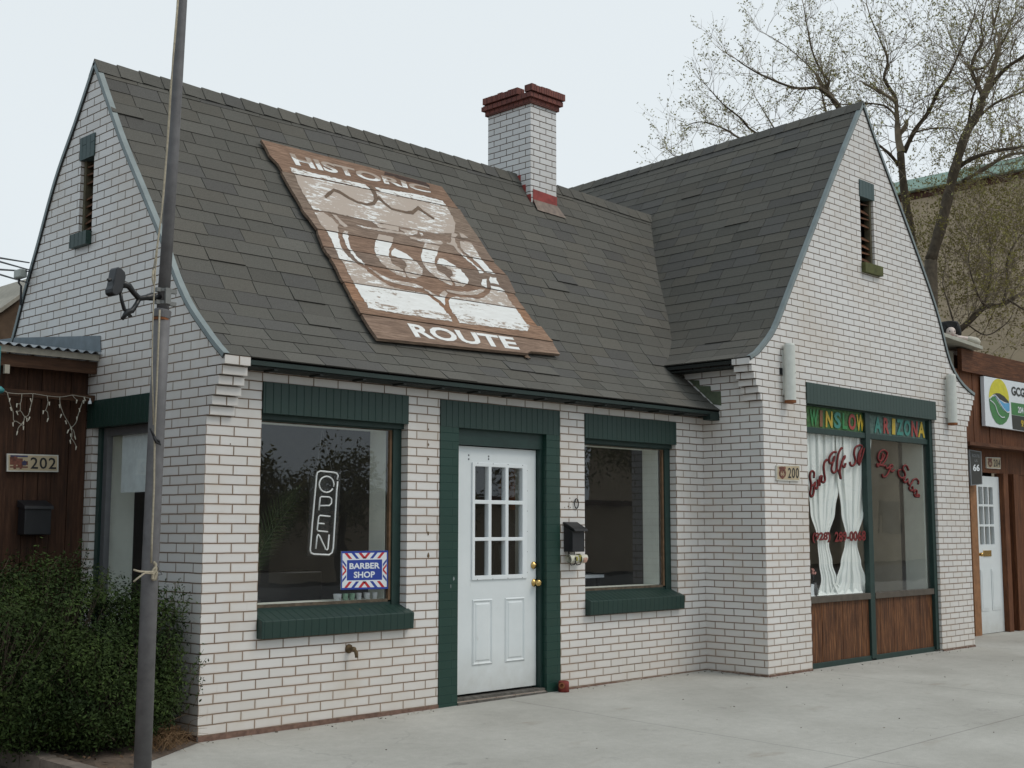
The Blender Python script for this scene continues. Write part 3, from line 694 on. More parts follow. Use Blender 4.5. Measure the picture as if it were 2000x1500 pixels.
course((cx0-.075, cy0+.13, 0), (cx0-.075, cy1+.02, 0), 'y'); course((cx0-.06, cy0-.075, 0), (cx1+.075, cy0-.075, 0), 'x'); course((cx1-.035, cy0+.05, 0), (cx1-.035, cy1+.05, 0), 'y'); course((cx0-.02, cy0+.04, 0), (cx0-.02, cy0+.1, 0), 'y')
m1.box(cx0+.05, cx1-.05, cy1-.06, cy1+.05, zt+.62*hh, zc-.01)
m1.build('chimney_cap', M_RED, CH, uvfn=lambda co, n: (co.x, co.z) if abs(n.y) > .5 else (co.y, co.z) if abs(n.x) > .5 else (co.x, co.y))
def roofpt(x, y, h): 
    t = float(np.interp(y, PFp.p[:, 0], PFp.t)); p = PFp.at(t); n = PFp.nrm(t); return Vector((x, p[0]+n[0]*h, RZ(x, p[1])+n[1]*h))
m1 = MB(); zf = roofpt(5, cy0, .02).z
m1.face([(cx0+.03, cy0-.006, zf), (cx1+.004, cy0-.006, zf-.0), (cx1+.004, cy0-.006, zf+.13), (cx0+.03, cy0-.006, zf+.15)])
for i in range(3):   # stepped side flashing
    y0 = cy0+.0+i*.075; za = roofpt(5, y0, .0).z; m1.box(cx0-.006, cx0+.01, y0, y0+.075, za, za+.10)
m1.build('flashing', M_REDP, CH, fix=False)
m1 = MB(); a, b = roofpt(cx0+.03, cy0-.06, .018), roofpt(cx1+.07, cy0-.07, .018)
m1.face([a, b, (cx1+.01, cy0-.008, zf+.03), (cx0+.03, cy0-.008, zf+.035)]); m1.build('flashing', M_RUSTTIN, CH, fix=False)

# ---- windows of the main front
def window(x0, x1, lint_z=2.437, zs=Z(9)+.008):
    wn = empty('window', ((x0+x1)/2, .1, zs)); put(wn, SHOP)
    m1 = MB(); m1.box(x0+.004, x1-.006, -.013, .10, 2.212, lint_z); m1.build('lintel', M_GSOLD, wn)
    m1 = MB(); m1.prism([(.11, zs), (-.062, zs), (-.066, zs+.125), (.11, zs+.195)], lambda a, b, d: (x0+.002+d, a, b), x1-x0+.026)
    bevel(m1.build('sill', M_GSOLD, wn, uvfn=lambda co, n: (co.x, co.y*2+co.z*2)), .006)
    m1 = MB(); y0, y1 = .078, .125
    m1.box(x0, x0+.05, y0, y1, zs+.12, 2.212); m1.box(x1-.085, x1, y0, y1, zs+.12, 2.212)
    m1.box(x0+.05, x1-.085, y0+.004, y1, 2.165, 2.212); m1.box(x0+.05, x1-.085, y0+.012, y1, zs+.12, zs+.205)
    m1.box(x0, x1, .05, .0775, 2.175, 2.211)
    m1.build('frame', M_GREEN, wn)
    m1 = MB(); m1.box(x1-.107, x1-.0855, y0+.014, y1-.002, .835, 2.164); m1.build('stop', M_PUTTY, wn)
    m1 = MB(); m1.box(x0+.05, x1-.107, y0+.018, y1-.002, zs+.206, .845); m1.build('stop', M_PEEL, wn); m1 = MB(); m1.box(x0+.05, x1-.107, y0+.018, y1-.002, 2.158, 2.1645); m1.build('stop', M_PEEL, wn)
    m1 = MB(); m1.face([(x0+.05, .104, .842), (x1-.107, .104, .842), (x1-.107, .104, 2.166), (x0+.05, .104, 2.166)]); m1.build('glass', M_GLASS, wn, fix=False)
    return wn
window(X1, X2); window(X5, X6)
# left gable window
wn = empty('window', (.1, 1.1, .62)); put(wn, SHOP)
m1 = MB(); m1.box(-.014, .10, .70, 1.70, 2.165, 2.378); m1.build('lintel', M_GSOLD, wn, uvfn=lambda co, n: (co.y, co.z) if abs(n.x) > .5 else (co.y, co.x))
m1 = MB(); m1.box(.05, .12, 1.575, 1.63, .62, 2.165); m1.box(.05, .12, .70, .75, .62, 2.165); m1.box(.05, .12, .75, 1.575, .62, .68); m1.build('frame', M_GREEN, wn)
m1 = MB(); m1.box(.07, .115, 1.515, 1.574, .681, 2.164); m1.box(.07, .115, .7505, 1.514, 2.10, 2.164); m1.build('frame', M_STEEL, wn)
m1 = MB(); m1.face([(.092, 1.514, .682), (.092, .751, .682), (.092, .751, 2.099), (.092, 1.514, 2.099)]); m1.build('glass', M_GLASS, wn, fix=False)
m1 = MB(); m1.box(.112, .116, .80, 1.36, 1.66, 2.10); m1.build('blind', simple('white_blind', (.72, .77, .77), .8), wn)
m1 = MB(); m1.box(.106, .110, .84, .98, 1.78, 2.0); m1.build('notice', M_SWHITE, wn)
# ---- gable vents
def vent(fn, a0, a1, zb, zt_, name_m=M_GSOLD, sillc=M_GSOLD, sill_out=.05):
    v = empty('louvre_vent', fn((a0+a1)/2, zb, 0)); put(v, SHOP)
    def bx(m1, a, b, c, d, e, f):  # a-range, depth-range(out positive), z
        p, q = fn(a, e, c), fn(b, f, d); m1.box(min(p[0], q[0]), max(p[0], q[0]), min(p[1], q[1]), max(p[1], q[1]), e, f)
    m1 = MB(); bx(m1, a0-.01, a1+.01, .012, -.1, zt_-.19, zt_); m1.build('lintel', M_GSOLDV, v, uvfn=lambda co, n: (co.y if abs(n.x) > .5 else co.x, co.z))
    m1 = MB(); bx(m1, a0-.005, a1+sill_out, .05, -.1, zb-.09, zb+.02); m1.build('sill', sillc, v, uvfn=lambda co, n: (co.y if abs(n.x) > .5 else co.x, co.z))
    m1 = MB(); bx(m1, a0, a0+.035, -.03, -.1, zb+.02, zt_-.19); bx(m1, a1-.035, a1, -.03, -.1, zb+.02, zt_-.19); m1.build('frame', M_VENTF, v)
    m1 = MB(); k = 9
    for i in range(k):
        z = zb+.06+i*(zt_-.19-zb-.06)/k
        if random.random() < .15: continue
        p0, p1, p2, p3 = fn(a0+.035, z, -.04), fn(a1-.035, z+R(-.02, .02), -.04), fn(a1-.035, z+.045, -.1), fn(a0+.035, z+.045, -.1)
        m1.face([p0, p1, p2, p3]); m1.face([(p[0], p[1], p[2]+.012) for p in (p0, p1, p2, p3)]); m1.face([p0, p1, (p1[0], p1[1], p1[2]+.012), (p0[0], p0[1], p0[2]+.012)])
    m1.build('slats', M_CEDAR, v, fix=False)
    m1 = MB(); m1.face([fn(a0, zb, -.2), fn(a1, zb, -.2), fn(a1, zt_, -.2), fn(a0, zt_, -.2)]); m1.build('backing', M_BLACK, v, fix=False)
M_GSOLDV = brick_mat('faded_green_brick', (.055, .09, .088), (.065, .10, .10), (.035, .06, .06), .30001*30, .0677, .004, .6, (.06, .07, .06), .4, False, .2, True)
M_VENTF = simple('aged_vent_wood', (.10, .085, .05), .8, var=.4)
vent(lambda a, z, d: (-d, a, z), 1.775, 2.0, 3.74, 4.57)
vent(lambda a, z, d: (a, -W-d, z), 7.80, 8.10, 4.30, 5.262, sillc=simple('mossy_sill', (.085, .09, .03), .9, var=.4), sill_out=.09)

# ---- door
DR = empty('door', (2.9, .08, .03)); put(DR, SHOP)
m1 = MB(); m1.box(X3+.001, 2.378, -.009, .14, -.03, 2.216); m1.box(3.437, X4-.001, -.009, .14, -.03, 2.216); m1.build('surround', M_GHEAD, DR)
m1 = MB(); m1.box(X3+.001, X4-.001, -.012, .14, 2.2165, 2.434); m1.build('lintel', M_GSOLD, DR)
m1 = MB(); m1.box(2.3785, 3.4365, .035, .14, 2.083, 2.216); m1.box(3.404, 3.4365, .04, .14, .0, 2.082); m1.build('casing', M_GREEN, DR)
DY = .083
def dpt(u, v): p = H(u, v, 1, DY); return p.x, p.z
c_ = [(925.9, 952), (958, 985.1), (991.2, 1018.5)]; r_ = [(911.2, 976.5), (984.2, 1049.5), (1056.5, 1124.2)]
holes = []
xs_ = [(dpt(a, 1010)[0], dpt(b, 1010)[0]) for a, b in c_]; zs_ = [(dpt(940, b)[1], dpt(940, a)[1]) for a, b in r_]
for a in xs_:
    for b in zs_: holes.append((a[0], a[1], b[0], b[1]))
lx0, lx1, lz0, lz1 = dpt(920.5, 1010)[0], dpt(1027.8, 1010)[0], dpt(930, 1133)[1], dpt(930, 903)[1]
m1 = MB(); m1.wall([(2.395, .042), (3.396, .042), (3.396, 2.075), (2.395, 2.075)], [(lx0+.012, lx1-.012, lz0+.012, lz1-.012)], lambda a, b, d: (a, DY+d, b), .045)
p1 = (dpt(921.7, 1240)[0], dpt(961.3, 1240)[0], dpt(940, 1299)[1], dpt(940, 1170)[1]); p2 = (dpt(985.8, 1240)[0], dpt(1024.3, 1240)[0], p1[2], p1[3])
def panel(m1, x0, x1, z0, z1):
    for (i0, h0), (i1, h1) in zip(((0, .0), (.012, .009), (.028, -.004), (.045, .006)), ((.012, .009), (.028, -.004), (.045, .006), (.05, .006))):
        A = [(x0+i0, z0+i0), (x1-i0, z0+i0), (x1-i0, z1-i0), (x0+i0, z1-i0)]; B = [(x0+i1, z0+i1), (x1-i1, z0+i1), (x1-i1, z1-i1), (x0+i1, z1-i1)]
        for k in range(4):
            j = (k+1) % 4; m1.face([(A[k][0], DY-.0015-h0, A[k][1]), (A[j][0], DY-.0015-h0, A[j][1]), (B[j][0], DY-.0015-h1, B[j][1]), (B[k][0], DY-.0015-h1, B[k][1])])
    i = .05; m1.face([(x0+i, DY-.0075, z0+i), (x1-i, DY-.0075, z0+i), (x1-i, DY-.0075, z1-i), (x0+i, DY-.0075, z1-i)])
panel(m1, *p1); panel(m1, *p2)
m1.build('leaf', M_DOOR, DR)
m1 = MB(); m1.wall([(lx0, lz0), (lx1, lz0), (lx1, lz1), (lx0, lz1)], holes, lambda a, b, d: (a, DY-.014+d, b), .05); bevel(m1.build('glazing_frame', M_WTRIM, DR), .004)
m1 = MB()
for a in xs_:
    for b in zs_: m1.face([(a[0]-.004, DY+.014, b[0]-.004), (a[1]+.004, DY+.014, b[0]-.004), (a[1]+.004, DY+.014, b[1]+.004), (a[0]-.004, DY+.014, b[1]+.004)])
m1.build('glass', M_GLASS, DR, fix=False)
def screw(x, y, z, r): m1 = MB(); m1.lathe((x, y, z), (0, -1, 0), [(r, 0), (r*.9, .004), (r*.4, .0045)], 8); m1.build('screw', M_STEEL, DR)
for u, v in ((915.4, 889), (915.4, 896.7), (954.3, 891.3), (954.3, 896.7)): x, z = dpt(u, v); screw(x, DY+.002, z, .009)
for i in range(4):
    for zz in (lz0+.006, lz1-.006): screw(lx0+.06+i*(lx1-lx0-.12)/3, DY-.012, zz, .004)
for i in range(6): screw(lx1+.012, DY+.002, lz0+.05+i*(lz1-lz0-.1)/5, .004)
x, z = dpt(1043, 1138); m1 = MB(); m1.lathe((x, DY, z), (0, -1, 0), [(.034, -.002), (.034, .006), (.026, .012), (.013, .016), (.012, .034), (.022, .040), (.030, .052), (.029, .066), (.018, .074), (.002, .076)], 24); m1.build('handle', M_BRASS, DR, smooth=True)
x, z = dpt(1041.5, 1104); m1 = MB(); m1.lathe((x, DY, z), (0, -1, 0), [(.032, -.002), (.032, .010), (.026, .02), (.017, .022), (.016, .026), (.002, .027)], 24); m1.box(x-.003, x+.003, DY-.028, DY-.02, z-.01, z+.01); m1.build('deadbolt', M_BRASS, DR, smooth=True)
m1 = MB(); m1.box(2.379, 3.436, .012, .14, -.03, .022); m1.box(2.379, 3.436, -.02, .011, -.05, -.006); m1.build('threshold', simple('worn_threshold', (.10, .09, .078), .8, var=.6, scale=18), DR)
m1 = MB(); rnd = random.Random(5); z = .0
while z < 2.07:     # ragged white caulk along the hinge side
    l = rnd.uniform(.02, .09); wd = rnd.choice((.004, .005, .007, .012)); m1.box(2.3782, 2.3795+wd, .0, .06, max(z, .05), min(z+l, 2.06)); z += l
m1.build('caulk', M_WTRIM, DR)
for (u, v, w_, h_) in ((886.5, 1130, .022, .045), (880.5, 1145.5, .012, .035)):
    m1 = MB(); p = H(u, v, 1, -.0105); k = 9; pts = [(p.x+w_/2*math.cos(t)*R(.6, 1.1), p.z+h_/2*math.sin(t)*R(.6, 1.1)) for t in [2*math.pi*i/k for i in range(k)]]
    m1.prism(pts, lambda a, b, d: (a, -.0093-d, b), .001)
    m1.build('paint_chip', M_RAKE, DR)

# ---- salon shop window in the wing
SW = empty('shop_window', (8, -W, 0)); put(SW, SHOP)
yf = -W+.05
m1 = MB(); m1.box(XO+.002, XR+.03, -W-.013, -W+.11, 2.668, 2.884); m1.build('lintel', M_GSOLDL, SW)
m1 = MB()
m1.box(XO, XO+.05, yf, yf+.06, .0, 2.668); m1.box(XR-.075, XR, yf-.02, yf+.06, .0, 2.668)
m1.box(7.855, 7.955, yf-.006, yf+.06, .0, 2.668)
for a, b in ((XO+.05, 7.855), (7.955, XR-.075)):
    m1.box(a, b, yf+.002, yf+.058, 2.375, 2.435); m1.box(a, b, yf-.01, yf+.058, 2.655, 2.667); m1.box(a, b, yf+.004, yf+.058, -.02, .035)
bevel(m1.build('frame', M_GREEN, SW), .004)
m1 = MB()
for a, b in ((XO+.05, 7.855), (7.955, XR-.075)): m1.box(a, b, yf-.012, yf+.058, .635, .70)
bevel(m1.build('sill', simple('brown_grey_rail', (.085, .068, .052), .7, var=.25), SW), .004)
m1 = MB(); m1.face([(XO+.05, yf+.032, .70), (7.855, yf+.032, .70), (7.855, yf+.032, 2.375), (XO+.05, yf+.032, 2.375)]); m1.build('glass', M_GLASS, SW, fix=False)
m1 = MB(); m1.face([(7.955, yf+.032, .70), (XR-.075, yf+.032, .70), (XR-.075, yf+.032, 2.375), (7.955, yf+.032, 2.375)]); m1.build('glass', M_GLASSD, SW, fix=False)
for a, b in ((XO+.05, 7.855), (7.955, XR-.075)):
    m1 = MB(); n = 9; st_ = (b-a)/n
    for i in range(n): m1.box(a+i*st_+.001, a+(i+1)*st_-.0015, yf+.022+R(0, .004), yf+.05, .035, .635)
    m1.build('cedar_panel', M_CEDAR, SW)
m1 = MB(); m1.box(XO+.05, 7.855, yf+.03, yf+.036, 2.435, 2.655); m1.build('transom_panel', M_PGREEN, SW)
m1 = MB(); m1.box(7.955, XR-.075, yf+.03, yf+.036, 2.435, 2.655); m1.build('transom_panel', M_PTEAL, SW)

# ================================================================== ROOF SIGN
HRC = {}; RZX, RZD = [0, 1.5, 2.7, 4.4, 5.9, 6.8, 8], [0, .022, .044, .05, .05, .017, 0]
def hit_roof(u, v, h):
    """photo ray -> (x along the ridge, t along the slope) of the surface lying h above the shingles"""
    d = ray(u, v)
    if h not in HRC:
        T = np.linspace(0, PFp.L, 240); HRC[h] = (T, np.stack([PFp.at(t)+PFp.nrm(t)*h for t in T]))
    T, ps = HRC[h]
    lam = (ps[:, 0]-ORG[1])/d[1]; zz = ORG[2]+lam*d[2]; xx = ORG[0]+lam*d[0]
    f = zz-ps[:, 1]-np.maximum(0, (ps[:, 1]-2.9)/2.27)*np.interp(xx, RZX, RZD)
    for i in np.nonzero(f[:-1]*f[1:] <= 0)[0]:
        if True:
            k = f[i]/(f[i]-f[i+1]) if f[i] != f[i+1] else 0
            return xx[i]+(xx[i+1]-xx[i])*k, T[i]+(T[i+1]-T[i])*k
    return xx[-1], T[-1]
def roof_pt(x, t, h):
    p = PFp.at(t)+PFp.nrm(t)*h; return Vector((x, p[0], RZ(x, p[1])))
SGN = thing('roof_sign', roof_pt(2.6, 1.5, .05), 'large weathered plank sign with painted route shield lying on the front roof slope', 'sign')
SH = .055
JL = [((512.8, 272.5), (863, 364)), ((548, 334), (896, 407.7)), ((588.5, 406), (939, 474.5)), ((618, 447), (964, 511.5)), ((629, 481), (989, 537)), ((645, 503), (1005.5, 573.5)), ((670, 550), (1028, 605)), ((690.5, 588), (1052, 638)), ((705, 614), (1076, 668.5)), ((738, 662), (1095, 697.5))]
PT = [(1.05, .92, .85), (.95, .98, 1.), (1., 1., 1.02), (1.06, .95, .9), (.92, .92, .95), (1.1, .97, .9), (1.25, .98, .8), (1.15, 1., .9), (1.08, 1.02, 1.)]
rnd = random.Random(11); lift = [rnd.uniform(-.004, .004) for _ in range(10)]; lift[8] = .006; lift[7] = .012; lift[5] = -.002
m1 = MB()
for k in range(9):
    (l0, r0), (l1, r1) = JL[k], JL[k+1]
    A0, A1 = hit_roof(*l0, SH), hit_roof(*r0, SH); B0, B1 = hit_roof(*l1, SH), hit_roof(*r1, SH)
    g = .004; jl = rnd.uniform(-.012, .012); jr = rnd.uniform(-.015, .02)
    nx, ny = 28, 4; top = {}; bot = {}
    for i in range(nx+1):
        for j in range(ny+1):
            a = i/nx; b = j/ny
            x0 = A0[0]+(B0[0]-A0[0])*b+jl; x1 = A1[0]+(B1[0]-A1[0])*b+jr
            ea = rnd.uniform(-.006, .006) if i in (0, nx) else 0
            if k == 0 and i == 0 and j >= 3: ea += .03
            x = x0+(x1-x0)*a+ea; ta = A0[1]+(A1[1]-A0[1])*a-g; tb = B0[1]+(B1[1]-B0[1])*a+g; t = ta+(tb-ta)*b
            if k == 8 and a > .80 and j >= 3: t += .02*(j-2)
            if j in (0, ny): t += rnd.uniform(-.0015, .0015)
            top[i, j] = m1.pt(roof_pt(x, t, SH+lift[k])); bot[i, j] = m1.pt(roof_pt(x, t, SH+lift[k]-.026))
    for i in range(nx):
        for j in range(ny):
            m1.idx((top[i, j], top[i+1, j], top[i+1, j+1], top[i, j+1]), c=PT[k]); m1.idx((bot[i, j], bot[i, j+1], bot[i+1, j+1], bot[i+1, j]), c=PT[k])
        m1.idx((top[i, 0], bot[i, 0], bot[i+1, 0], top[i+1, 0])); m1.idx((top[i, ny], top[i+1, ny], bot[i+1, ny], bot[i, ny]))
    for j in range(ny):
        m1.idx((top[0, j], top[0, j+1], bot[0, j+1], bot[0, j])); m1.idx((top[nx, j], bot[nx, j], bot[nx, j+1], top[nx, j+1]))
m1.build('planks', M_PLANK, SGN)
for fx in (.12, .5, .88):
    m1 = MB()
    for k in range(12):
        t0, t1 = .50+k*.145, .50+(k+1)*.145
        xx = 1.5+fx*2.1
        for h0, h1 in ((.014, .028),):
            m1.face([roof_pt(xx, t0, h1), roof_pt(xx+.06, t0, h1), roof_pt(xx+.06, t1, h1), roof_pt(xx, t1, h1)]); m1.face([roof_pt(xx, t0, h0), roof_pt(xx, t1, h0), roof_pt(xx, t1, h1), roof_pt(xx, t0, h1)]); m1.face([roof_pt(xx+.06, t0, h0), roof_pt(xx+.06, t1, h0), roof_pt(xx+.06, t1, h1), roof_pt(xx+.06, t0, h1)])
    m1.build('batten', M_PLANKD, SGN, fix=False)
# painted shapes traced in photo space, cut at the joints, laid on the planks
def za(p): return (500+p[0]/6.667, 250+p[1]/6.667)
def zb(p): return (750+p[0]/7.98, 320+p[1]/7.98)
def zc_(p): return (600+p[0]/7.98, 440+p[1]/7.98)
def zd(p): return (800+p[0]/7.98, 420+p[1]/7.98)
def ze(p): return (680+p[0]/9.09, 560+p[1]/9.09)
def zf_(p): return (880+p[0]/8.696, 560+p[1]/8.696)
def paint(polys, h, wear, base, rough=1.9):
    """polys: list of (points, tris or None)"""
    bm = bmesh.new(); rn = random.Random(2)
    for pts, tris in polys:
        if tris is None:
            q = []
            for i in range(len(pts)):
                a, b = pts[i], pts[(i+1) % len(pts)]; L_ = math.hypot(b[0]-a[0], b[1]-a[1]); k = max(1, int(L_/4))
                for s in range(k):
                    f = s/k; q.append((a[0]+(b[0]-a[0])*f+rn.gauss(0, .35)*rough, a[1]+(b[1]-a[1])*f+rn.gauss(0, .22)*rough))
            pts = q; tris = tessellate_polygon([[Vector((x, y, 0)) for x, y in pts]])
        vs = [bm.verts.new((x, y, 0)) for x, y in pts]
        for t in tris:
            try: bm.faces.new([vs[i] for i in t])
            except ValueError: pass
    for k in range(10):
        (l, r) = JL[k]; dx, dy = r[0]-l[0], r[1]-l[1]; ln = math.hypot(dx, dy); nn = Vector((-dy/ln, dx/ln, 0))
        for off in (-.75, .75):
            bmesh.ops.bisect_plane(bm, geom=bm.verts[:]+bm.edges[:]+bm.faces[:], plane_co=Vector((l[0], l[1], 0))+nn*off, plane_no=nn)
        if k < 9:
            l2, r2 = JL[k+1]; mm = Vector(((l[0]+l2[0])/2, (l[1]+l2[1])/2, 0))
            bmesh.ops.bisect_plane(bm, geom=bm.verts[:]+bm.edges[:]+bm.faces[:], plane_co=mm, plane_no=nn)
    for x in range(500, 1110, 20): bmesh.ops.bisect_plane(bm, geom=bm.verts[:]+bm.edges[:]+bm.faces[:], plane_co=(x, 0, 0), plane_no=(1, 0, 0))
    bmesh.ops.triangulate(bm, faces=bm.faces[:])
    def side(p, k):
        l, r = JL[k]; dx, dy = r[0]-l[0], r[1]-l[1]; return (-(p[0]-l[0])*dy+(p[1]-l[1])*dx)/math.hypot(dx, dy)
    mb = MB(); cache = {}
    for f in bm.faces:
        c = f.calc_center_median(); pk = -1; bad = False
        for k in range(10):
            s = side(c, k)
            if abs(s) < .74: bad = True
            if s > 0: pk = k
        if bad or pk < 0 or pk > 8: continue
        P = []
        for vv in f.verts:
            key = (round(vv.co.x, 2), round(vv.co.y, 2))
            if key not in cache: cache[key] = hit_roof(vv.co.x, vv.co.y, SH)
            P.append(roof_pt(*cache[key], SH+lift[pk]+h))
        w_ = [wear(vv.co.x, vv.co.y, pk) for vv in f.verts]
        mb.face(P, c=[(a, b, 0) for a, b in w_])
    bm.free(); return mb
def pw(x, y, k):
    if k in (1, 2): return (.60+.14*math.sin(x*.05+y*.03), 1.)
    n = .17+.13*math.sin(x*.031+y*.05)
    if k == 0: return (.30, .4)
    if k == 5 or (k == 4 and y > 0 and x > 720 and x < 900): return (.55, .95)
    if k == 7: return (.38, .5)
    return (n, .35)
P_ = []
P_.append([za(p) for p in ((425, 510), (900, 625), (1430, 740), (1490, 800), (1100, 712), (700, 630), (492, 592))])
P_.append([za((1525, 765))]+[zb(p) for p in ((0, 395), (450, 465), (800, 545), (910, 580), (970, 660), (800, 635), (400, 540), (0, 470))])
P_.append([za((505, 612)), za((1000, 700)), zb((400, 550)), zb((985, 672)), zb((1040, 790)), zb((1110, 925)), zb((1090, 1080)), zb((800, 1090)), zb((620, 1060)), zb((0, 950)), za((1000, 1105)), za((740, 1060)), za((630, 880)), za((560, 760))])
P_.append([zc_(p) for p in ((215, 0), (300, 90), (400, 280), (450, 400), (500, 510), (570, 600), (640, 750), (730, 900), (800, 1030), (890, 1170), (940, 1300))]+[ze(p) for p in ((340, 400), (1030, 520), (1830, 635), (1740, 440), (1600, 290), (1430, 150))]+[zc_(p) for p in ((1830, 1060), (1500, 1005), (1300, 955), (1150, 860), (1000, 765), (880, 665), (770, 590), (640, 490), (560, 400), (500, 260), (475, 130), (475, 0))]+[za(p) for p in ((1050, 1250), (960, 1160), (870, 1105), (755, 1100))])
P_.append([zc_(p) for p in ((560, 90), (630, 100), (640, 250), (680, 370), (780, 500), (900, 600), (900, 630), (790, 560), (680, 440), (600, 300), (555, 180))])
P_.append([za(p) for p in ((985, 1125), (1040, 1140), (1190, 1290), (1150, 1300), (1090, 1250))])
P_.append([zc_(p) for p in ((950, 650), (1000, 680), (1130, 760), (1300, 840), (1500, 880), (1690, 910), (1800, 965), (1800, 990), (1600, 950), (1350, 905), (1200, 840), (1060, 750))])
P_.append([zd(p) for p in ((225, 1145), (300, 1180), (410, 1250), (480, 1270), (470, 1240), (500, 1200), (550, 1180), (590, 1220), (552, 1280), (550, 1410), (480, 1340), (350, 1250), (240, 1170))])
P_.append([zd(p) for p in ((580, 1165), (750, 1190), (900, 1195), (1020, 1170), (1110, 1150), (1165, 1160), (1150, 1190), (1050, 1235), (950, 1250), (800, 1245), (650, 1215), (590, 1190))])
P_.append([zd(p) for p in ((635, 355), (710, 370), (715, 430), (740, 510), (790, 570), (860, 640), (900, 680), (1000, 760), (1080, 830), (1160, 905), (1090, 910), (1050, 840), (930, 730), (840, 660), (740, 570), (690, 490), (570, 450), (570, 435), (635, 440))])
P_.append([zd(p) for p in ((650, 285), (720, 290), (745, 310), (710, 350), (640, 335))]); P_.append([zd(p) for p in ((770, 285), (830, 290), (905, 360), (790, 350))])
P_.append([zd(p) for p in ((1130, 1000), (1200, 1000), (1205, 1140), (1120, 1100))])
P_.append([zd(p) for p in ((770, 420), (900, 420), (960, 450), (1040, 580), (1120, 700), (1250, 830), (1335, 925), (1200, 900), (1100, 800), (980, 680), (850, 580), (790, 510))])
P_.append([zd(p) for p in ((1250, 960), (1340, 980), (1390, 1090), (1260, 1060), (1240, 1010))])
P_.append([zd(p) for p in ((1265, 1110), (1370, 1120), (1470, 1170), (1520, 1260), (1600, 1390), (1650, 1440))]+[zf_(p) for p in ((1110, 385), (1180, 470), (1300, 650), (1330, 690), (1300, 775), (1100, 750), (700, 700), (140, 630), (70, 500))]+[zd(p) for p in ((625, 1420), (615, 1330), (640, 1290), (700, 1275), (900, 1290), (1050, 1310), (1150, 1290), (1240, 1210), (1270, 1150))])
P_.append([zc_(p) for p in ((1110, 145), (1340, 190), (1335, 260), (1280, 380), (1270, 490), (1340, 610), (1480, 690), (1540, 780), (1540, 810), (1400, 770), (1270, 690), (1150, 590), (1080, 480), (1050, 380), (1060, 270))])
P_.append([zc_(p) for p in ((1320, 400), (1360, 360), (1430, 385), (1560, 460), (1700, 575), (1790, 680), (1800, 740), (1770, 800), (1700, 830), (1600, 820), (1560, 790), (1510, 690), (1560, 640), (1510, 560), (1440, 510), (1310, 475))])
P_.append([zd(p) for p in ((235, 445), (460, 490), (440, 560), (400, 670), (390, 770), (430, 870), (560, 940), (630, 1000), (670, 1080), (660, 1105), (560, 1065), (420, 980), (300, 880), (210, 780), (180, 660), (195, 540))])
P_.append([zd(p) for p in ((460, 675), (520, 680), (660, 760), (800, 860), (890, 960), (925, 1020), (910, 1070), (830, 1115), (720, 1100), (630, 980), (680, 940), (660, 880), (560, 810), (430, 765), (440, 700))])
P_.append([za(p) for p in ((1510, 1225), (1600, 1250), (1680, 1265), (1760, 1268), (1850, 1290), (1850, 1350), (1700, 1320), (1600, 1300))])
P_.append([zb(p) for p in ((232, 1015), (420, 1050), (440, 1030), (520, 1045), (520, 1100), (400, 1120), (290, 1070))]); P_.append([zb(p) for p in ((545, 1080), (600, 1085), (620, 1125), (570, 1130))])
P_.append([za(p) for p in ((1295, 1265), (1480, 1300), (1700, 1330), (2000, 1385), (2000, 1410), (1700, 1360), (1400, 1310))]); P_.append([zd(p) for p in ((0, 345), (250, 385), (470, 410), (520, 440), (480, 470), (200, 425), (0, 370))])
paint([(p, None) for p in P_], .0025, pw, None).build('painted_shield', M_PAINT, SGN, fix=False)
def lettering(s, q, off, wear):
    vs, fs = text_tris(s, off); pts = [bil(q, a, b) for a, b in vs]
    tr = []
    for f in fs:
        for i in range(1, len(f)-1): tr.append((f[0], f[i], f[i+1]))
    return paint([(pts, tr)], .003, wear, None)
QH = [(564.5, 298.8), (838, 365.5), (578, 322.5), (841.5, 377.5)]
lettering('HISTORIC', QH, .035, lambda x, y, k: ((.80, .75) if ((y-298.8)-(x-564.5)*.244) < 9 else (.10, .2))).build('lettering', M_PAINT, SGN, fix=False)
lettering('ROUTE', [(794, 632.5), (1001, 660.5), (811, 660), (1015, 685)], .03, lambda x, y, k: (.2, .5)).build('lettering', M_PAINT, SGN, fix=False)
# brown line work of the shield's crown
def ribbon(pts, wd):
    o = []; q = [Vector(p) for p in pts]
    for sgn in (1, -1):
        seq = q if sgn == 1 else q[::-1]; 
        for i, p in enumerate(seq):
            d = seq[min(i+1, len(seq)-1)]-seq[max(i-1, 0)]; d.normalize(); wv = wd[i if sgn == 1 else len(q)-1-i] if hasattr(wd, '__len__') else wd
            o.append((p.x-d.y*wv/2, p.y+d.x*wv/2))
    return o
S1 = [za(p) for p in ((895, 905), (950, 860), (1010, 812), (1080, 835), (1200, 910), (1320, 970), (1440, 1000), (1530, 985), (1565, 930), (1545, 860), (1480, 755))]
S2 = [za((1580, 900)), za((1650, 965)), za((1760, 1055)), za((1900, 1095)), zb((200, 725)), zb((330, 760)), zb((440, 765)), zb((530, 690)), zb((600, 745)), zb((780, 865))]
paint([(ribbon(S1, [6, 8, 6, 5, 4, 3.5, 4, 8, 9, 7, 5]), None), (ribbon(S2, [6, 4, 3.5, 3, 3, 4, 8, 8, 4, 3]), None)], .005, lambda x, y, k: (0, 0), None, .5).build('crown_outline', M_PLANKD, SGN, fix=False)
m1 = MB(); dk_ = [zb(p) for p in ((0, 110), (300, 180), (600, 240), (700, 330), (720, 400), (600, 350), (500, 300), (350, 280), (150, 200), (0, 170))]
paint([(dk_, None)], .0018, lambda x, y, k: (0, 0), None).build('burnt_stain', simple('burnt_stain', (.055, .03, .022), .85, var=.5, scale=25), SGN, fix=False)

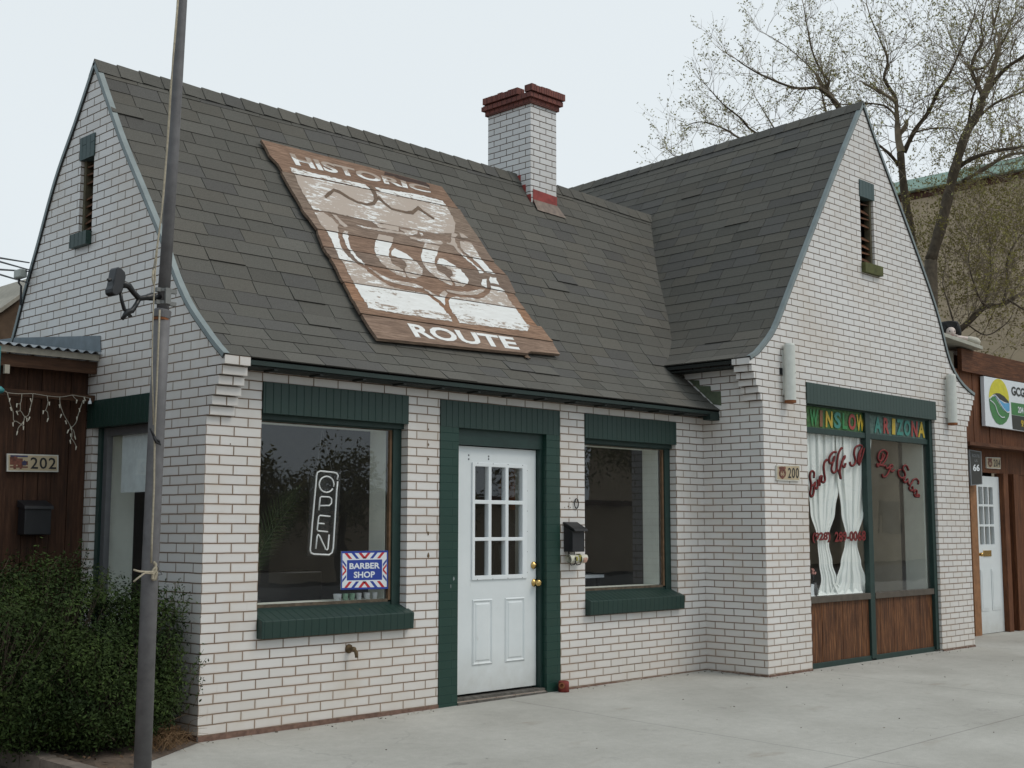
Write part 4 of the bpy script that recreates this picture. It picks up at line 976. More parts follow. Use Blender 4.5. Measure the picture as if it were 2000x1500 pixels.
# ================================================================== FLAGPOLE
FP = thing('flagpole', (-.88, -.83, gz(-.88, -.83)), 'tall grey steel flagpole at the front left corner of the brick shop', 'flagpole')
def pp(v): # centre of the pole at photo height v, on the plane y=-.83
    u = np.interp(v, [-300, 0, 300, 600, 620, 1100, 1505], [373, 355.5, 338, 319, 315.5, 293.5, 278]); return H(float(u), v, 1, -.83)
m1 = MB(); a = pp(1505); a.z = gz(a.x, -.83)-.02; m1.tube([a, pp(1100), pp(800), pp(612)], [.050, .049, .0485, .048], 20); m1.build('lower_pole', M_IRON, FP, smooth=True)
m1 = MB(); q0 = pp(618); m1.tube([pp(622), pp(606), pp(605.5)], [.052, .052, .04], 20); bevel(m1.build('collar', M_IRON, FP), .003)
m1 = MB(); m1.tube([pp(626), pp(621)], [.0495, .0495], 20); m1.build('rust_band', M_RUST, FP)
m1 = MB(); m1.tube([pp(607), pp(300), pp(0), pp(-300)], [.0365, .0345, .032, .030], 18); m1.build('upper_pole', M_IRON, FP, smooth=True)
m1 = MB(); m1.lathe(pp(-302), (0, 0, 1), [(.03, 0), (.06, .03), (.075, .08), (.06, .13), (.01, .155)], 16); m1.build('finial', M_BRASS, FP, smooth=True)
m1 = MB()
for v0 in (568, 592): m1.tube([pp(v0+3), pp(v0-3)], [.041, .041], 18); p = pp(v0); m1.box(p.x+.03, p.x+.075, p.y-.02, p.y+.01, p.z-.012, p.z+.012); m1.box(p.x-.06, p.x-.03, p.y-.02, p.y+.01, p.z-.012, p.z+.012)
p0, p1 = pp(592), pp(568); m1.box(p0.x-.018, p0.x+.018, p0.y-.055, p0.y-.038, p0.z-.01, p1.z+.01); m1.build('clamp', simple('pale_steel', (.20, .20, .19), .5, .3), FP)
def rope(pts, r, dy=-.02): return [H(u, v, 1, -.83-.055+dy) for u, v in pts]
RP = thing('halyard_rope', pp(1110)+Vector((0, -.06, 0)), 'thin tan halyard rope hanging down the flagpole and knotted near its base', 'rope')
m1 = MB()
m1.tube(rope([(347, 0), (338, 110), (330, 250), (320, 380), (308, 480), (302.5, 540), (298, 640), (297, 720), (300, 830)], .005), .0045, 5, c=None)
m1.tube(rope([(350, -20), (344, 60), (333, 170), (325, 300), (315, 420), (304, 500), (300, 525)], .005), .004, 5)
m1.tube(rope([(312, 605), (309, 680), (306, 760), (302.5, 840), (301, 950), (297, 1050), (295.5, 1100)], .005, -.01), .006, 5)
m1.tube(rope([(299, 525), (302, 530), (303, 548), (300, 556), (298, 545), (299, 528)], .005), .006, 6)
m1.build('line', M_ROPE, RP, smooth=True)
m1 = MB(); k = [(300, 1098), (304, 1102), (305, 1112), (300, 1120), (297, 1130), (304, 1132), (306, 1118), (302, 1108), (298, 1116), (300, 1134)]
m1.tube(rope(k, .006, -.015), .009, 6); m1.tube(rope([(300, 1117), (285, 1117), (271, 1116), (261, 1113)], .006), .006, 6); m1.tube(rope([(299, 1120), (283, 1119), (272, 1127), (261, 1136)], .006), .006, 6)
m1.build('knot', M_ROPE, RP, smooth=True)
m1 = MB(); m1.tube(rope([(306, 1103), (310, 1108), (308, 1116), (313, 1114), (316, 1122), (309, 1123)], .004), .004, 5); m1.build('snap_hook', M_STEEL, RP, smooth=True)
m1 = MB(); m1.tube(rope([(294, 836), (299, 848), (304, 858), (311, 862), (313, 868), (305, 864), (300, 852)], .005), .008, 6); m1.build('cleat', M_BLACK, RP, smooth=True)
LP = thing('floodlight', H(225, 550, 1, -.85), 'dark oblong floodlight on a bent forked bracket clamped to the flagpole', 'floodlight')
def z4(p, y=-.84): return H(180+p[0]/7.5, 480+p[1]/7.5, 1, y)
m1 = MB(); m1.tube([z4((1010, 755)), z4((935, 750)), z4((880, 745)), z4((780, 760)), z4((690, 772)), z4((610, 690)), z4((540, 590)), z4((470, 565)), z4((420, 580))], [.016, .016, .026, .017, .018, .016, .019, .023, .02], 10)
m1.tube([z4((690, 775)), z4((640, 870)), z4((585, 950)), z4((510, 970)), z4((440, 1075))], [.015, .014, .017, .018, .011], 8)
m1.tube([z4((410, 650)), z4((430, 790)), z4((470, 930)), z4((540, 1000)), z4((575, 1040)), z4((540, 1035)), z4((515, 1000))], [.010, .011, .012, .010, .008, .006, .006], 8)
m1.build('bracket', M_BLACKP, LP, smooth=True)
m1 = MB(); hd = [(335, 318), (390, 345), (440, 400), (450, 470), (430, 560), (405, 670), (340, 735), (290, 740), (245, 705), (240, 640), (265, 590), (290, 450), (310, 350)]
pts = [z4(p, -.82) for p in hd]; m1.prism([(p.x, p.z) for p in pts], lambda a, b, d: (a-.1*d, -.82-.04+d, b), .075); bevel(m1.build('lamp_head', simple('dark_lamp_housing', (.022, .022, .024), .45, var=.2), LP), .022, 3)
m1 = MB(); m1.tube([z4((270, 490)), z4((235, 505)), z4((232, 520))], [.012, .012, .004], 8); m1.build('knob', M_BLACK, LP)

# ================================================================== THINGS ON THE FRONT WALL
# barber sign stuck to the glass
QB = [(666, 1077), (757, 1075), (665, 1152), (757, 1150)]; yb = .100
def bp_(a, b, d): u, v = bil(QB, a, b); p = H(u, v, 1, yb); return Vector((p.x, yb-d, p.z))
BS = thing('barber_sign', bp_(.5, .5, 0), 'blue BARBER SHOP sign with red, white and blue striped border inside the left window', 'sign')
def pq(m1, pts, h, m=0):
    t = tessellate_polygon([[Vector((a, b, 0)) for a, b in pts]])
    for f in t: m1.face([bp_(*pts[i], h) for i in f], m=m)
m1 = MB(); m1.prism([(0, 0), (1, 0), (1, 1), (0, 1)], bp_, .004); m1.build('board', M_SWHITE, BS)
m1 = MB(); bd = .025; bt = .05
for r in ((0, 1, 1-bt, 1), (0, 1, 0, bt), (0, bd, bt, 1-bt), (1-bd, 1, bt, 1-bt)): pq(m1, [(r[0], r[2]), (r[1], r[2]), (r[1], r[3]), (r[0], r[3])], .0048, 0)
pq(m1, [(.125, .24), (.875, .24), (.875, .77), (.125, .77)], .0048, 0)
def stripe(cx, dirx, side, wd, m):
    # slanted bars in top/bottom bands
    y0, y1 = ((.80, .95) if side > 0 else (.05, .21)); o = .10*dirx
    a = (cx, cx+wd, cx+wd+o, cx+o); ys = (y1, y1, y0, y0) if side > 0 else (y0, y0, y1, y1)
    pq(m1, list(zip(a, ys)), .0048, m)
for cx, mm in ((.07, 1), (.22, 0), (.37, 1)):
    for sd2 in (1, -1):
        stripe(cx, 1, sd2, .065, mm); stripe(1-cx-.065, -1, sd2, .065, mm)
for s in (0, 1):
    f = (lambda x: x) if s == 0 else (lambda x: 1-x)
    for yy, mm in ((.78, 0), (.66, 1), (.26, 0)):
        dy = -.13 if yy > .5 else .13
        pq(m1, [(f(.03), yy), (f(.03), yy-.07), (f(.11), yy-.07+dy), (f(.11), yy+dy)], .0048, mm)
    pq(m1, [(f(.03), .36), (f(.03), .42), (f(.11), .54), (f(.11), .47)], .0049, 1)
m1.build('border', [M_BLUE, M_SRED], BS, fix=False)
m1 = MB()
put_text(m1, 'BARBER', lambda a, b, d: bp_(.175+a*.65, .535+b*.155, d), .03, h=.0056); put_text(m1, 'SHOP', lambda a, b, d: bp_(.27+a*.45, .30+b*.165, d), .03, h=.0056)
m1.build('lettering', M_SWHITE, BS, fix=False)
# neon
yn = .135
def zn(p, y=yn): return H(400+p[0]/3, 640+p[1]/3, 1, y)
NS = thing('neon_sign', zn((700, 1090)), 'unlit vertical neon OPEN sign hanging inside the left window', 'sign')
m1 = MB(); pts = [zn(p, yn+.05) for p in ((612, 838), (790, 838), (760, 1340), (590, 1340))]; m1.prism([(p.x, p.z) for p in pts], lambda a, b, d: (a, yn+.05-d, b), .02); m1.build('backing', M_BLACKP, NS)
m1 = MB(); r = .0065
def nt_(pts, rr=r): m1.tube([zn(p) for p in pts], rr, 8)
nt_([(778, 900), (772, 960), (752, 1290), (745, 1318), (728, 1331), (640, 1327), (622, 1320), (617, 1302), (630, 1140), (655, 865), (660, 848), (676, 840), (755, 848), (772, 853), (780, 866), (775, 890)])
m1.build('border_tube', M_NEON, NS, smooth=True); m1 = MB()
nt_([(713+43*math.cos(t), 918+47*math.sin(t)) for t in [2*math.pi*i/20+.6 for i in range(20)]], .006)
nt_([(668, 1070), (676, 995), (682, 990), (728, 992), (742, 1002), (742, 1028), (730, 1042), (674, 1043)], .006)
nt_([(734, 1106), (676, 1100), (668, 1106), (658, 1180), (662, 1190), (720, 1196)], .006); nt_([(664, 1146), (700, 1149)], .006)
nt_([(650, 1296), (658, 1222), (664, 1212), (671, 1218), (708, 1298), (716, 1302), (721, 1296), (728, 1212)], .006)
m1.build('letter_tube', M_NEON, NS, smooth=True)
m1 = MB(); m1.tube([zn((655, 840), yn+.02), zn((688, 600), yn+.02)], .0015, 4); m1.tube([zn((745, 840), yn+.02), zn((690, 600), yn+.02)], .0015, 4); m1.build('hanging_wire', M_STEEL, NS)
# row of small pale green cups on the inner sill
for i, (u0, u1) in enumerate(((652, 669), (670, 682), (683, 695), (696, 708), (711, 725), (727, 739))):
    p = H((u0+u1)/2, 1173, 1, .16); wd = (u1-u0)*.0043
    m1 = MB(); m1.lathe((p.x, .17, .845), (0, 0, 1), [(wd*.36, 0), (wd*.44, .045), (wd*.46, .05), (wd*.40, .05), (wd*.38, .012), (.001, .01)], 14)
    o = m1.build('candle_cup', M_GCUP if i in (1, 2) else M_SWHITE, None, smooth=True)
    tag(o, 'small pale %s cup inside on the left window sill, %s from the left' % (('green' if i in (1, 2) else 'white'), ('first', 'second', 'third', 'fourth', 'fifth', 'last')[i]), 'cup', 'cups on the window sill')
# mailbox
MBX = thing('mailbox', (3.74, 0, 1.18), 'black wall mailbox with slanted lid right of the white door', 'mailbox')
m1 = MB(); m1.prism([(-.004, 1.185), (-.112, 1.185), (-.112, 1.372), (-.004, 1.42)], lambda a, b, d: (3.664+d, a, b), .158); bevel(m1.build('body', M_BLACK, MBX), .004)
m1 = MB(); m1.prism([(-.003, 1.448), (-.02, 1.448), (-.135, 1.388), (-.15, 1.372), (-.146, 1.362), (-.128, 1.372), (-.003, 1.43)], lambda a, b, d: (3.655+d, a, b), .176); bevel(m1.build('lid', M_BLACK, MBX), .003)
for x in (3.70, 3.775): m1 = MB(); m1.tube([(x, -.03, 1.19), (x, -.035, 1.10), (x, -.06, 1.068), (x, -.10, 1.075), (x, -.118, 1.11), (x, -.114, 1.14)], .005, 6); m1.build('hook', M_BLACK, MBX, smooth=True)
NP = thing('newspaper', (3.76, -.065, 1.12), 'rolled newspaper held in the hooks under the black mailbox', 'newspaper')
m1 = MB(); n = 40; a_, b_ = [], []
for i in range(n):
    t = i*.36; rr = .043-.0006*i; rr = max(rr, .02); y, z = -.068+rr*math.cos(t), 1.122+rr*math.sin(t)
    a_.append((3.655-.004*math.sin(t), y, z)); b_.append((3.872+.012*math.sin(t*1.1), y-.004, z-.003))
for i in range(n-1): m1.face([a_[i], b_[i], b_[i+1], a_[i+1]])
m1.build('paper_roll', M_PAPER, NP, fix=False)
m1 = MB(); cols = [simple('print_olive', (.30, .27, .06), .9, var=.5, scale=60), simple('print_pink', (.55, .33, .25), .9, var=.4, scale=60)]
for (x0, x1, t0, t1, mm) in ((3.70, 3.735, 2.6, 3.5, 0), (3.755, 3.79, 2.3, 3.7, 0), (3.81, 3.86, 2.9, 3.9, 1), (3.74, 3.80, 1.7, 2.1, 0)):
    k = 8
    for i in range(k):
        ta, tb = t0+(t1-t0)*i/k, t0+(t1-t0)*(i+1)/k
        m1.face([(x0, -.068+.0455*math.cos(ta), 1.122+.0455*math.sin(ta)), (x1, -.068+.0455*math.cos(ta), 1.122+.0455*math.sin(ta)), (x1, -.068+.0455*math.cos(tb), 1.122+.0455*math.sin(tb)), (x0, -.068+.0455*math.cos(tb), 1.122+.0455*math.sin(tb))], m=mm)
m1.build('print', cols, NP, fix=False)
m1 = MB(); c0 = H(1126, 983.5, 1, -.012); m1.tube([(c0.x+.026*math.cos(t), -.012, c0.z+.043*math.sin(t)) for t in [2*math.pi*i/24+1.5 for i in range(25)]], .005, 6)
o = m1.build('house_number', M_BLACK, None, smooth=True); tag(o, 'single thin black metal digit 0 on the bricks above the mailbox', 'house number')
M_SCAR = simple('brick_scar', (.13, .085, .045), .95, var=.6, scale=60)
for u, v, rs, asp in ((1113, 973, .008, 1), (1117, 979, .007, 1), (1110, 989, .009, 1), (1114, 991, .008, 1), (1103, 991, .006, 1), (837, 838.5, .008, 1.5), (837, 868.5, .009, 1.5), (837, 896.5, .008, 1.5), (836.5, 1041.5, .013, 1.5), (836.5, 1085, .017, 1.7), (450, 867, .006, 1), (703, 1190, .006, 2)):
    m1 = MB(); p = H(u, v, 1, -.002); k = 9; m1.prism([(p.x+rs*R(.5, 1)*math.cos(t), p.z+rs*asp*R(.5, 1)*math.sin(t)) for t in [2*math.pi*i/k for i in range(k)]], lambda a, b, d: (a, -.001-d, b), .001); m1.build('brick_scar', M_SCAR, SHOP)
# spigot
SP = thing('water_spigot', (1.27, 0, .49), 'old brass water spigot low on the bricks below the left window', 'spigot')
m1 = MB(); p = H(681, 1267, 1, 0); m1.lathe((p.x, 0, p.z), (.0, -1, 0), [(.034, 0), (.034, .008), (.022, .014), (.016, .05), (.019, .055), (.018, .07), (.009, .076)], 12); m1.tube([(p.x, -.05, p.z), (p.x+.014, -.065, p.z-.015), (p.x+.02, -.07, p.z-.045), (p.x+.02, -.07, p.z-.062)], [.015, .014, .013, .013], 10)
m1.build('tap_body', simple('tarnished_brass', (.14, .095, .05), .6, .6, var=.4, scale=40), SP, smooth=True)
# red stub by the door
RS = thing('red_pipe_stub', (3.58, -.05, 0), 'small rusty red pipe stub on the paving beside the door jamb', 'pipe')
zg = gz(3.58, -.06); m1 = MB(); m1.lathe((3.585, -.07, zg), (0, 0, 1), [(.048, 0), (.046, .085), (.040, .092), (.036, .092), (.034, .05), (.001, .05)], 18); m1.build('stub', simple('rusty_red_paint', (.20, .03, .022), .7, var=.35, scale=30), RS, smooth=True)
m1 = MB(); m1.lathe((3.545, -.085, zg+.055), (-.75, -.6, .25), [(.026, 0), (.026, .022), (.016, .022), (.015, .006), (.001, .006)], 14); m1.build('spout', M_RUST, RS)

# ================================================================== THINGS ON THE WING
for k, (u, du) in enumerate(((1542.5, 0), (1857, 0))):
    p = H(u, 730, 1, -W-.065); zt_ = H(u, 671 if k == 0 else 731, 1, -W-.065).z; z0 = H(u, 786 if k == 0 else 829, 1, -W-.065).z
    t_ = thing('wall_lamp', (p.x, -W, z0), ('off-white vertical tube lamp with rusty end, above the 200 plate', 'off-white vertical tube lamp on the right pillar, near the stepped bricks')[k], 'wall lamp', 'tube lamps beside the shop window')
    m1 = MB(); m1.lathe((p.x, -W-.065, z0+.01), (0, 0, 1), [(.056, 0), (.058, .01), (.058, zt_-z0-.03), (.05, zt_-z0-.012), (.03, zt_-z0-.01)], 18); m1.build('tube', M_WIRE, t_, smooth=False)
    m1 = MB(); m1.lathe((p.x, -W-.065, z0), (0, 0, 1), [(.04, -.008), (.057, -.004), (.0585, .022), (.05, .022)], 18); m1.build('end_cap', M_RUST, t_)
    m1 = MB(); m1.box(p.x-.03, p.x+.03, -W-.03, -W+.002, z0+.08, zt_-.06); m1.tube([(p.x+.01, -W-.125, (z0+zt_)/2), (p.x+.04, -W-.11, (z0+zt_)/2+.02), (p.x+.09, -W-.01, (z0+zt_)/2+.05)], .006, 6); m1.build('bracket', M_WIRE, t_)
m1 = MB(); a, b = H(1522, 718, 1, -W), H(1531, 733, 1, -W); m1.box(a.x, b.x, -W-.002, -W+.004, b.z, a.z); m1.build('brick_hole', M_BLACK, SHOP)
def number_plate(q, ax, val, s, label, name='number_plate', pic=0, out=-1):
    fn0 = lambda a, b: H(*bil(q, a, b), ax, val)
    def fn(a, b, d):
        p = fn0(a, b); p[ax] += out*d; return p
    t_ = thing(name, fn(.5, .5, 0), label, 'sign')
    m1 = MB(); m1.prism([(0, 0), (1, 0), (1, 1), (0, 1)], fn, .018); m1.build('frame', M_FRAMEW, t_)
    m1 = MB(); m1.prism([(.025, .07), (.975, .07), (.975, .93), (.025, .93)], fn, .0195); m1.build('tile', M_CREAM, t_)
    m1 = MB()
    if pic == 0:   # shield tile
        sh = [(.10, .90), (.20, .93), (.30, .90), (.36, .93), (.39, .82), (.36, .70), (.40, .50), (.38, .30), (.30, .15), (.24, .08), (.17, .15), (.10, .30), (.08, .50), (.12, .70), (.08, .82)]
        m1.prism(sh, fn, .0205)
    else:          # little adobe scene
        for r in ((.05, .20, .45, .82), (.20, .30, .30, .75), (.05, .40, .38, .48), (.05, .40, .22, .30), (.30, .40, .42, .60), (.12, .17, .15, .85), (.24, .28, .15, .5)):
            m1.prism([(r[0], r[2]), (r[1], r[2]), (r[1], r[3]), (r[0], r[3])], fn, .0203+.0004*len(m1.f)/10)
    m1.build('picture', M_TILEBR, t_)
    m1 = MB()
    if pic == 0: put_text(m1, '66', lambda a, b, d: fn(.16+a*.16, .32+b*.28, d), .01, h=.0215)
    else:
        m1.prism([(.06, .82), (.40, .82), (.40, .92), (.06, .92)], fn, .021); m1.prism([(.30, .35), (.36, .35), (.38, .55), (.33, .65), (.28, .52)], fn, .022)
    m1.build('picture', M_CREAM if pic == 0 else M_TILEBL, t_, fix=False)
    m1 = MB(); x0 = .47 if pic == 0 else .44; wd = (.97-x0)/len(s)
    for i, ch in enumerate(s): put_text(m1, ch, lambda a, b, d, i=i: fn(x0+wd*i+.012+a*(wd-.03), .17+b*.66, d), .012, h=.0212)
    m1.build('digits', M_BLACK, t_, fix=False)
    return t_
number_plate([(1514, 909), (1559, 908), (1514, 938), (1559, 940)], 1, -W-.001, '200', 'cream 200 number plate with brown shield tile on the white brick pillar')
# WINSLOW ARIZONA letters
LT = [('W', 135, 240, M_LGREEN), ('I', 262, 300, M_LBROWN), ('N', 338, 425, M_YEL), ('S', 445, 530, M_TEAL), ('L', 552, 615, M_LGREEN), ('O', 628, 722, M_LRED), ('W', 728, 832, M_YEL), ('A', 958, 1045, M_TEAL), ('R', 1075, 1148, M_LRED), ('I', 1183, 1225, M_YEL), ('Z', 1240, 1328, M_TEAL), ('O', 1335, 1418, M_TEAL), ('N', 1430, 1508, M_LRED), ('A', 1515, 1602, M_YEL)]
TW = thing('window_lettering', (8, yf, 2.5), 'multicoloured WINSLOW ARIZONA letters across the top of the shop window', 'lettering')
for ch, x0, x1, mt in LT:
    m1 = MB(); tp = lambda x: 188+(x-135)*.115; bt_ = lambda x: 398+(x-135)*.108
    q = [(1560+x/6.523, 770+y/6.523) for x, y in ((x0, tp(x0)), (x1, tp(x1)), (x0, bt_(x0)), (x1, bt_(x1)))]
    def fn(a, b, d, q=q): p = H(*bil(q, a, b), 1, yf+.028); return Vector((p.x, p.y-d, p.z))
    put_text(m1, ch, fn, .035, h=.006); m1.build('letter', mt, TW, fix=False)
# red script on the glass
def zs(p): return H(1560+p[0]/6.523, 770+p[1]/6.523, 1, yf+.024)
def smooth_(pts, n=6):
    p = [Vector((a, b, 0)) for a, b in pts]; o = []
    for i in range(len(p)-1):
        a, b, c, d = p[max(i-1, 0)], p[i], p[i+1], p[min(i+2, len(p)-1)]
        for t in [k/n for k in range(n)]: o.append(.5*((2*b)+(-a+c)*t+(2*a-5*b+4*c-d)*t*t+(-a+3*b-3*c+d)*t**3))
    o.append(p[-1]); return [(q.x, q.y) for q in o]
SCR = [[(188, 1062), (190, 1000), (165, 975), (142, 1000), (136, 1060), (150, 1130), (150, 1200), (138, 1260), (150, 1300), (175, 1285), (188, 1220), (195, 1160)],
       [(150, 1170), (185, 1150), (205, 1120), (200, 1180), (225, 1200), (240, 1150), (235, 1090), (250, 1130), (262, 1150), (262, 1060), (290, 1040), (285, 1100)],
       [(285, 1110), (310, 1120), (330, 1085), (318, 1000), (312, 920), (325, 860), (350, 830), (352, 850)],
       [(470, 735), (430, 738), (390, 790), (382, 850), (400, 880), (435, 850), (450, 790), (425, 880), (412, 960), (440, 1000), (475, 960), (485, 860), (500, 760), (535, 685), (548, 690)],
       [(480, 950), (510, 1000), (530, 1075), (518, 980), (545, 860), (578, 785), (580, 810), (545, 850), (545, 900), (575, 925), (592, 880)],
       [(645, 860), (655, 900), (690, 905), (718, 850), (700, 760), (715, 680), (765, 648), (800, 670), (760, 760), (745, 880)], [(800, 670), (770, 790), (765, 895), (800, 790), (830, 690), (880, 640)], [(870, 590), (885, 570)],
       [(1015, 905), (1060, 890), (1105, 820), (1120, 750), (1080, 712), (1030, 730), (1000, 800), (1020, 850), (1060, 830), (1085, 770)], [(1065, 750), (1040, 850), (1000, 920), (990, 890), (1040, 905), (1090, 910)],
       [(1095, 900), (1110, 945), (1140, 930), (1155, 900), (1140, 980), (1100, 1045), (1065, 1048), (1058, 1015)], [(1140, 950), (1180, 930), (1185, 900), (1160, 905), (1150, 950), (1180, 985), (1210, 960)],
       [(1392, 965), (1370, 915), (1340, 905), (1320, 950), (1345, 1000), (1345, 1050), (1300, 1065), (1265, 1030), (1262, 975), (1290, 960)], [(1345, 1075), (1325, 1090), (1345, 1125), (1375, 1100), (1380, 1075), (1385, 1130), (1410, 1160)],
       [(1405, 1160), (1430, 1130), (1450, 1090), (1490, 1078), (1520, 1110), (1515, 1140)], [(1415, 1170), (1400, 1195), (1425, 1230), (1450, 1205), (1440, 1175)], [(1450, 1215), (1460, 1250), (1480, 1215), (1500, 1240), (1490, 1290), (1520, 1275), (1528, 1300), (1480, 1300), (1460, 1270)]]
ST = thing('script_lettering', (8, yf, 1.9), 'arched dark red script Curl Up N\' Dye Salon on the shop window glass', 'lettering')
for i0, i1 in ((0, 3), (3, 5), (5, 7), (7, 8), (8, 12), (12, 17)):
    m1 = MB(); m2 = MB()
    for s in SCR[i0:i1]:
        q = smooth_(s, 5); m1.tube([zs(p)+Vector((0, -.008, 0)) for p in q], .0095, 6); m2.tube([zs((p[0]+4, p[1]+5)) for p in q], .0125, 6)
    m1.build('script_word', M_SCRIPT, ST, smooth=True); m2.build('word_edge', M_SCRIPTD, ST, smooth=True)
QP = [(1586, 1040), (1690, 1036), (1586, 1061), (1690, 1056)]
PH = thing('phone_lettering', (7.2, yf, 1.45), 'dark red telephone number across the two white curtains on the glass', 'lettering')
for txt, f0, f1 in (('(928)', 0, .34), ('289-0068', .42, 1)):
    for mt, nm, hh, off in ((M_SCRIPTD, 'digit_edge', .002, .05), (M_SCRIPT, 'digits', .006, .02)):
        def fn(a, b, d): p = H(*bil(QP, f0+(f1-f0)*a, b), 1, yf+.024); return Vector((p.x, p.y-d, p.z))
        m1 = MB(); put_text(m1, txt, fn, off, h=hh); m1.build(nm, mt, PH, fix=False)
# curtains
def curtain(rows, label, seed):
    rn = random.Random(seed); n = 46; ph = [rn.uniform(0, 6.28) for _ in range(5)]; m1 = MB(); grid = []
    rows2 = []
    for (v0, a0, b0, s0), (v1, a1, b1, s1) in zip(rows, rows[1:]):
        for k in range(8):
            f = k/8; f2 = f*f*(3-2*f); rows2.append((v0+(v1-v0)*f, a0+(a1-a0)*f2, b0+(b1-b0)*f2, s0+(s1-s0)*f))
    rows2.append(rows[-1])
    for v, a, b, s in rows2:
        r_ = []
        for i in range(n+1):
            t = i/n; u = a+(b-a)*t
            y = -W+.115+s*(b-a)/75*(.011*math.sin(t*34+ph[0]+.004*v)+.010*math.sin(t*17+ph[1])+.004*math.sin(t*61+ph[2]-.01*v))
            r_.append(m1.pt(H(u, v, 1, y)))
        grid.append(r_)
    for r0, r1 in zip(grid, grid[1:]):
        for i in range(n): m1.idx((r0[i], r0[i+1], r1[i+1], r1[i]))
    o = m1.build('curtain', M_CURT, None, smooth=True, fix=False); tag(o, label, 'curtain', 'white curtains in the shop window'); return o
curtain([(836, 1572, 1645, 1.2), (930, 1575, 1643, 1.2), (1000, 1583, 1631, 1.1), (1047, 1595, 1619, .8), (1062, 1597, 1619, .8), (1100, 1600, 1626, 1), (1132, 1604, 1635, 1.2), (1163, 1598, 1652, 1.5)], 'white gathered curtain on the left of the shop window pane, beside the brick pillar', 1)
curtain([(836, 1632, 1703, 1.2), (930, 1635, 1697, 1.2), (1000, 1643, 1688, 1.1), (1047, 1652, 1676, .8), (1062, 1650, 1674, .8), (1100, 1642, 1682, 1), (1132, 1634, 1692, 1.2), (1161, 1622, 1699, 1.5)], 'white gathered curtain next to the green mullion, spreading onto the sill', 2)
m1 = MB(); rn = random.Random(8); n = 40; g_ = []
for j in range(9):
    r_ = []
    for i in range(n+1):
        x = 6.68+1.10*i/n; y = -W+.09+.02*j; z = .70+.11*math.sin(math.pi*j/8)*(.55+.45*math.sin(i*.9+j*.7)*math.sin(i*.37+1))*min(1, 1.6*i/n+.3)+.004
        r_.append(m1.pt((x, y, z)))
    g_.append(r_)
for a, b in zip(g_, g_[1:]):
    for i in range(n): m1.idx((a[i], a[i+1], b[i+1], b[i]))
o = m1.build('curtain_cloth', M_CURT, None, smooth=True, fix=False); tag(o, 'white crumpled cloth lying along the inner sill under the curtains', 'cloth')
FL = thing('flower_bunch', H(1588, 1118, 1, -W+.12), 'small bunch of pink flowers at the left edge of the shop window', 'flowers')
m1 = MB(); rn = random.Random(4)
for i in range(26):
    p = H(1588+rn.uniform(-4, 4), 1116+rn.uniform(-5, 6), 1, -W+.12+rn.uniform(-.02, .02)); m1.lathe(p, (rn.uniform(-1, 1), -1, rn.uniform(-1, 1)), [(.002, 0), (.014, .008), (.002, .012)], 6)
m1.build('blossoms', simple('pink_petal', (.55, .26, .22), .8, var=.4, scale=50), FL, smooth=True)
m1 = MB(); a = H(1588, 1124, 1, -W+.12); m1.tube([a, (a.x+.01, a.y, .84)], .006, 6); m1.lathe((a.x+.01, a.y, .70), (0, 0, 1), [(.03, 0), (.04, .06), (.03, .14), (.024, .14)], 12); m1.build('vase', M_BLACK, FL, smooth=True)
m1 = MB(); a = H(1589, 1156, 1, -W+.10); m1.prism([(a.x-.06, .70), (a.x+.045, .70), (a.x+.03, .82), (a.x-.04, .83)], lambda x, z, d: (x, -W+.10+d, z), .012); o = m1.build('price_card', M_SWHITE, None); tag(o, 'white standing card on the sill in the left corner of the shop window', 'card')

# ================================================================== INDOORS, seen through the glass
m1 = MB(); m1.box(.55, 1.38, .48, .80, .02, 1.06); o = m1.build('cabinet', M_BLACKP, None); bevel(o, .012); tag(o, 'dark cabinet standing inside behind the left front window', 'cabinet')
PL = thing('potted_palm', (.72, .5, .0), 'green palm frond plant inside at the left edge of the left window', 'plant')
m1 = MB(); rn = random.Random(6)
for k in range(7):
    a0 = rn.uniform(-.6, .9); b0 = Vector((.62, .42, .95)); tip = b0+Vector((.42*math.cos(a0)+.05, .10*math.sin(a0), rn.uniform(.45, .85)))
    if k == 0: tip = b0+Vector((.46, -.12, .72))
    mid = (b0+tip)/2+Vector((-.05, 0, .12)); ax = [b0*(1-t)**2+mid*2*t*(1-t)+tip*t*t for t in [i/24 for i in range(25)]]
    m1.tube(ax, [.006-.005*i/24 for i in range(25)], 5)
    for i in range(3, 25):
        d = (ax[i]-ax[i-1]).normalized(); sd_v = d.cross(Vector((0, 1, .2))).normalized()
        for s in (1, -1):
            e = ax[i]+(sd_v*s*.8+d*.7)*(.17*math.sin(math.pi*min(1, i/24*.9+.1))+.02)+Vector((0, 0, -.02)); w_ = d*.006
            m1.face([ax[i]-w_, ax[i]+w_, e])
m1.build('fronds', M_PALM, PL, fix=False)
m1 = MB(); m1.lathe((.62, .42, .55), (0, 0, 1), [(.09, 0), (.12, .30), (.13, .32), (.11, .32), (.10, .28)], 16); m1.tube([(.62, .42, .84), (.62, .42, .97)], .02, 8); m1.lathe((.62, .42, 0), (0, 0, 1), [(.11, 0), (.11, .55)], 12); m1.build('pot', M_BLACK, PL, smooth=True)
TB = thing('table', (4.5, .9, 0), 'white topped table inside behind the right front window', 'table'); m1 = MB(); m1.box(4.1, 5.1, .75, 1.2, .90, .93); m1.build('tabletop', M_SWHITE, TB)
for x in (4.14, 5.04):
    for y in (.78, 1.15): m1 = MB(); m1.box(x, x+.03, y, y+.03, .006, .899); m1.build('leg', M_BLACK, TB)
BC = thing('barber_chair', (5.0, 1.6, 0), 'dark barber chair inside behind the right front window', 'chair')
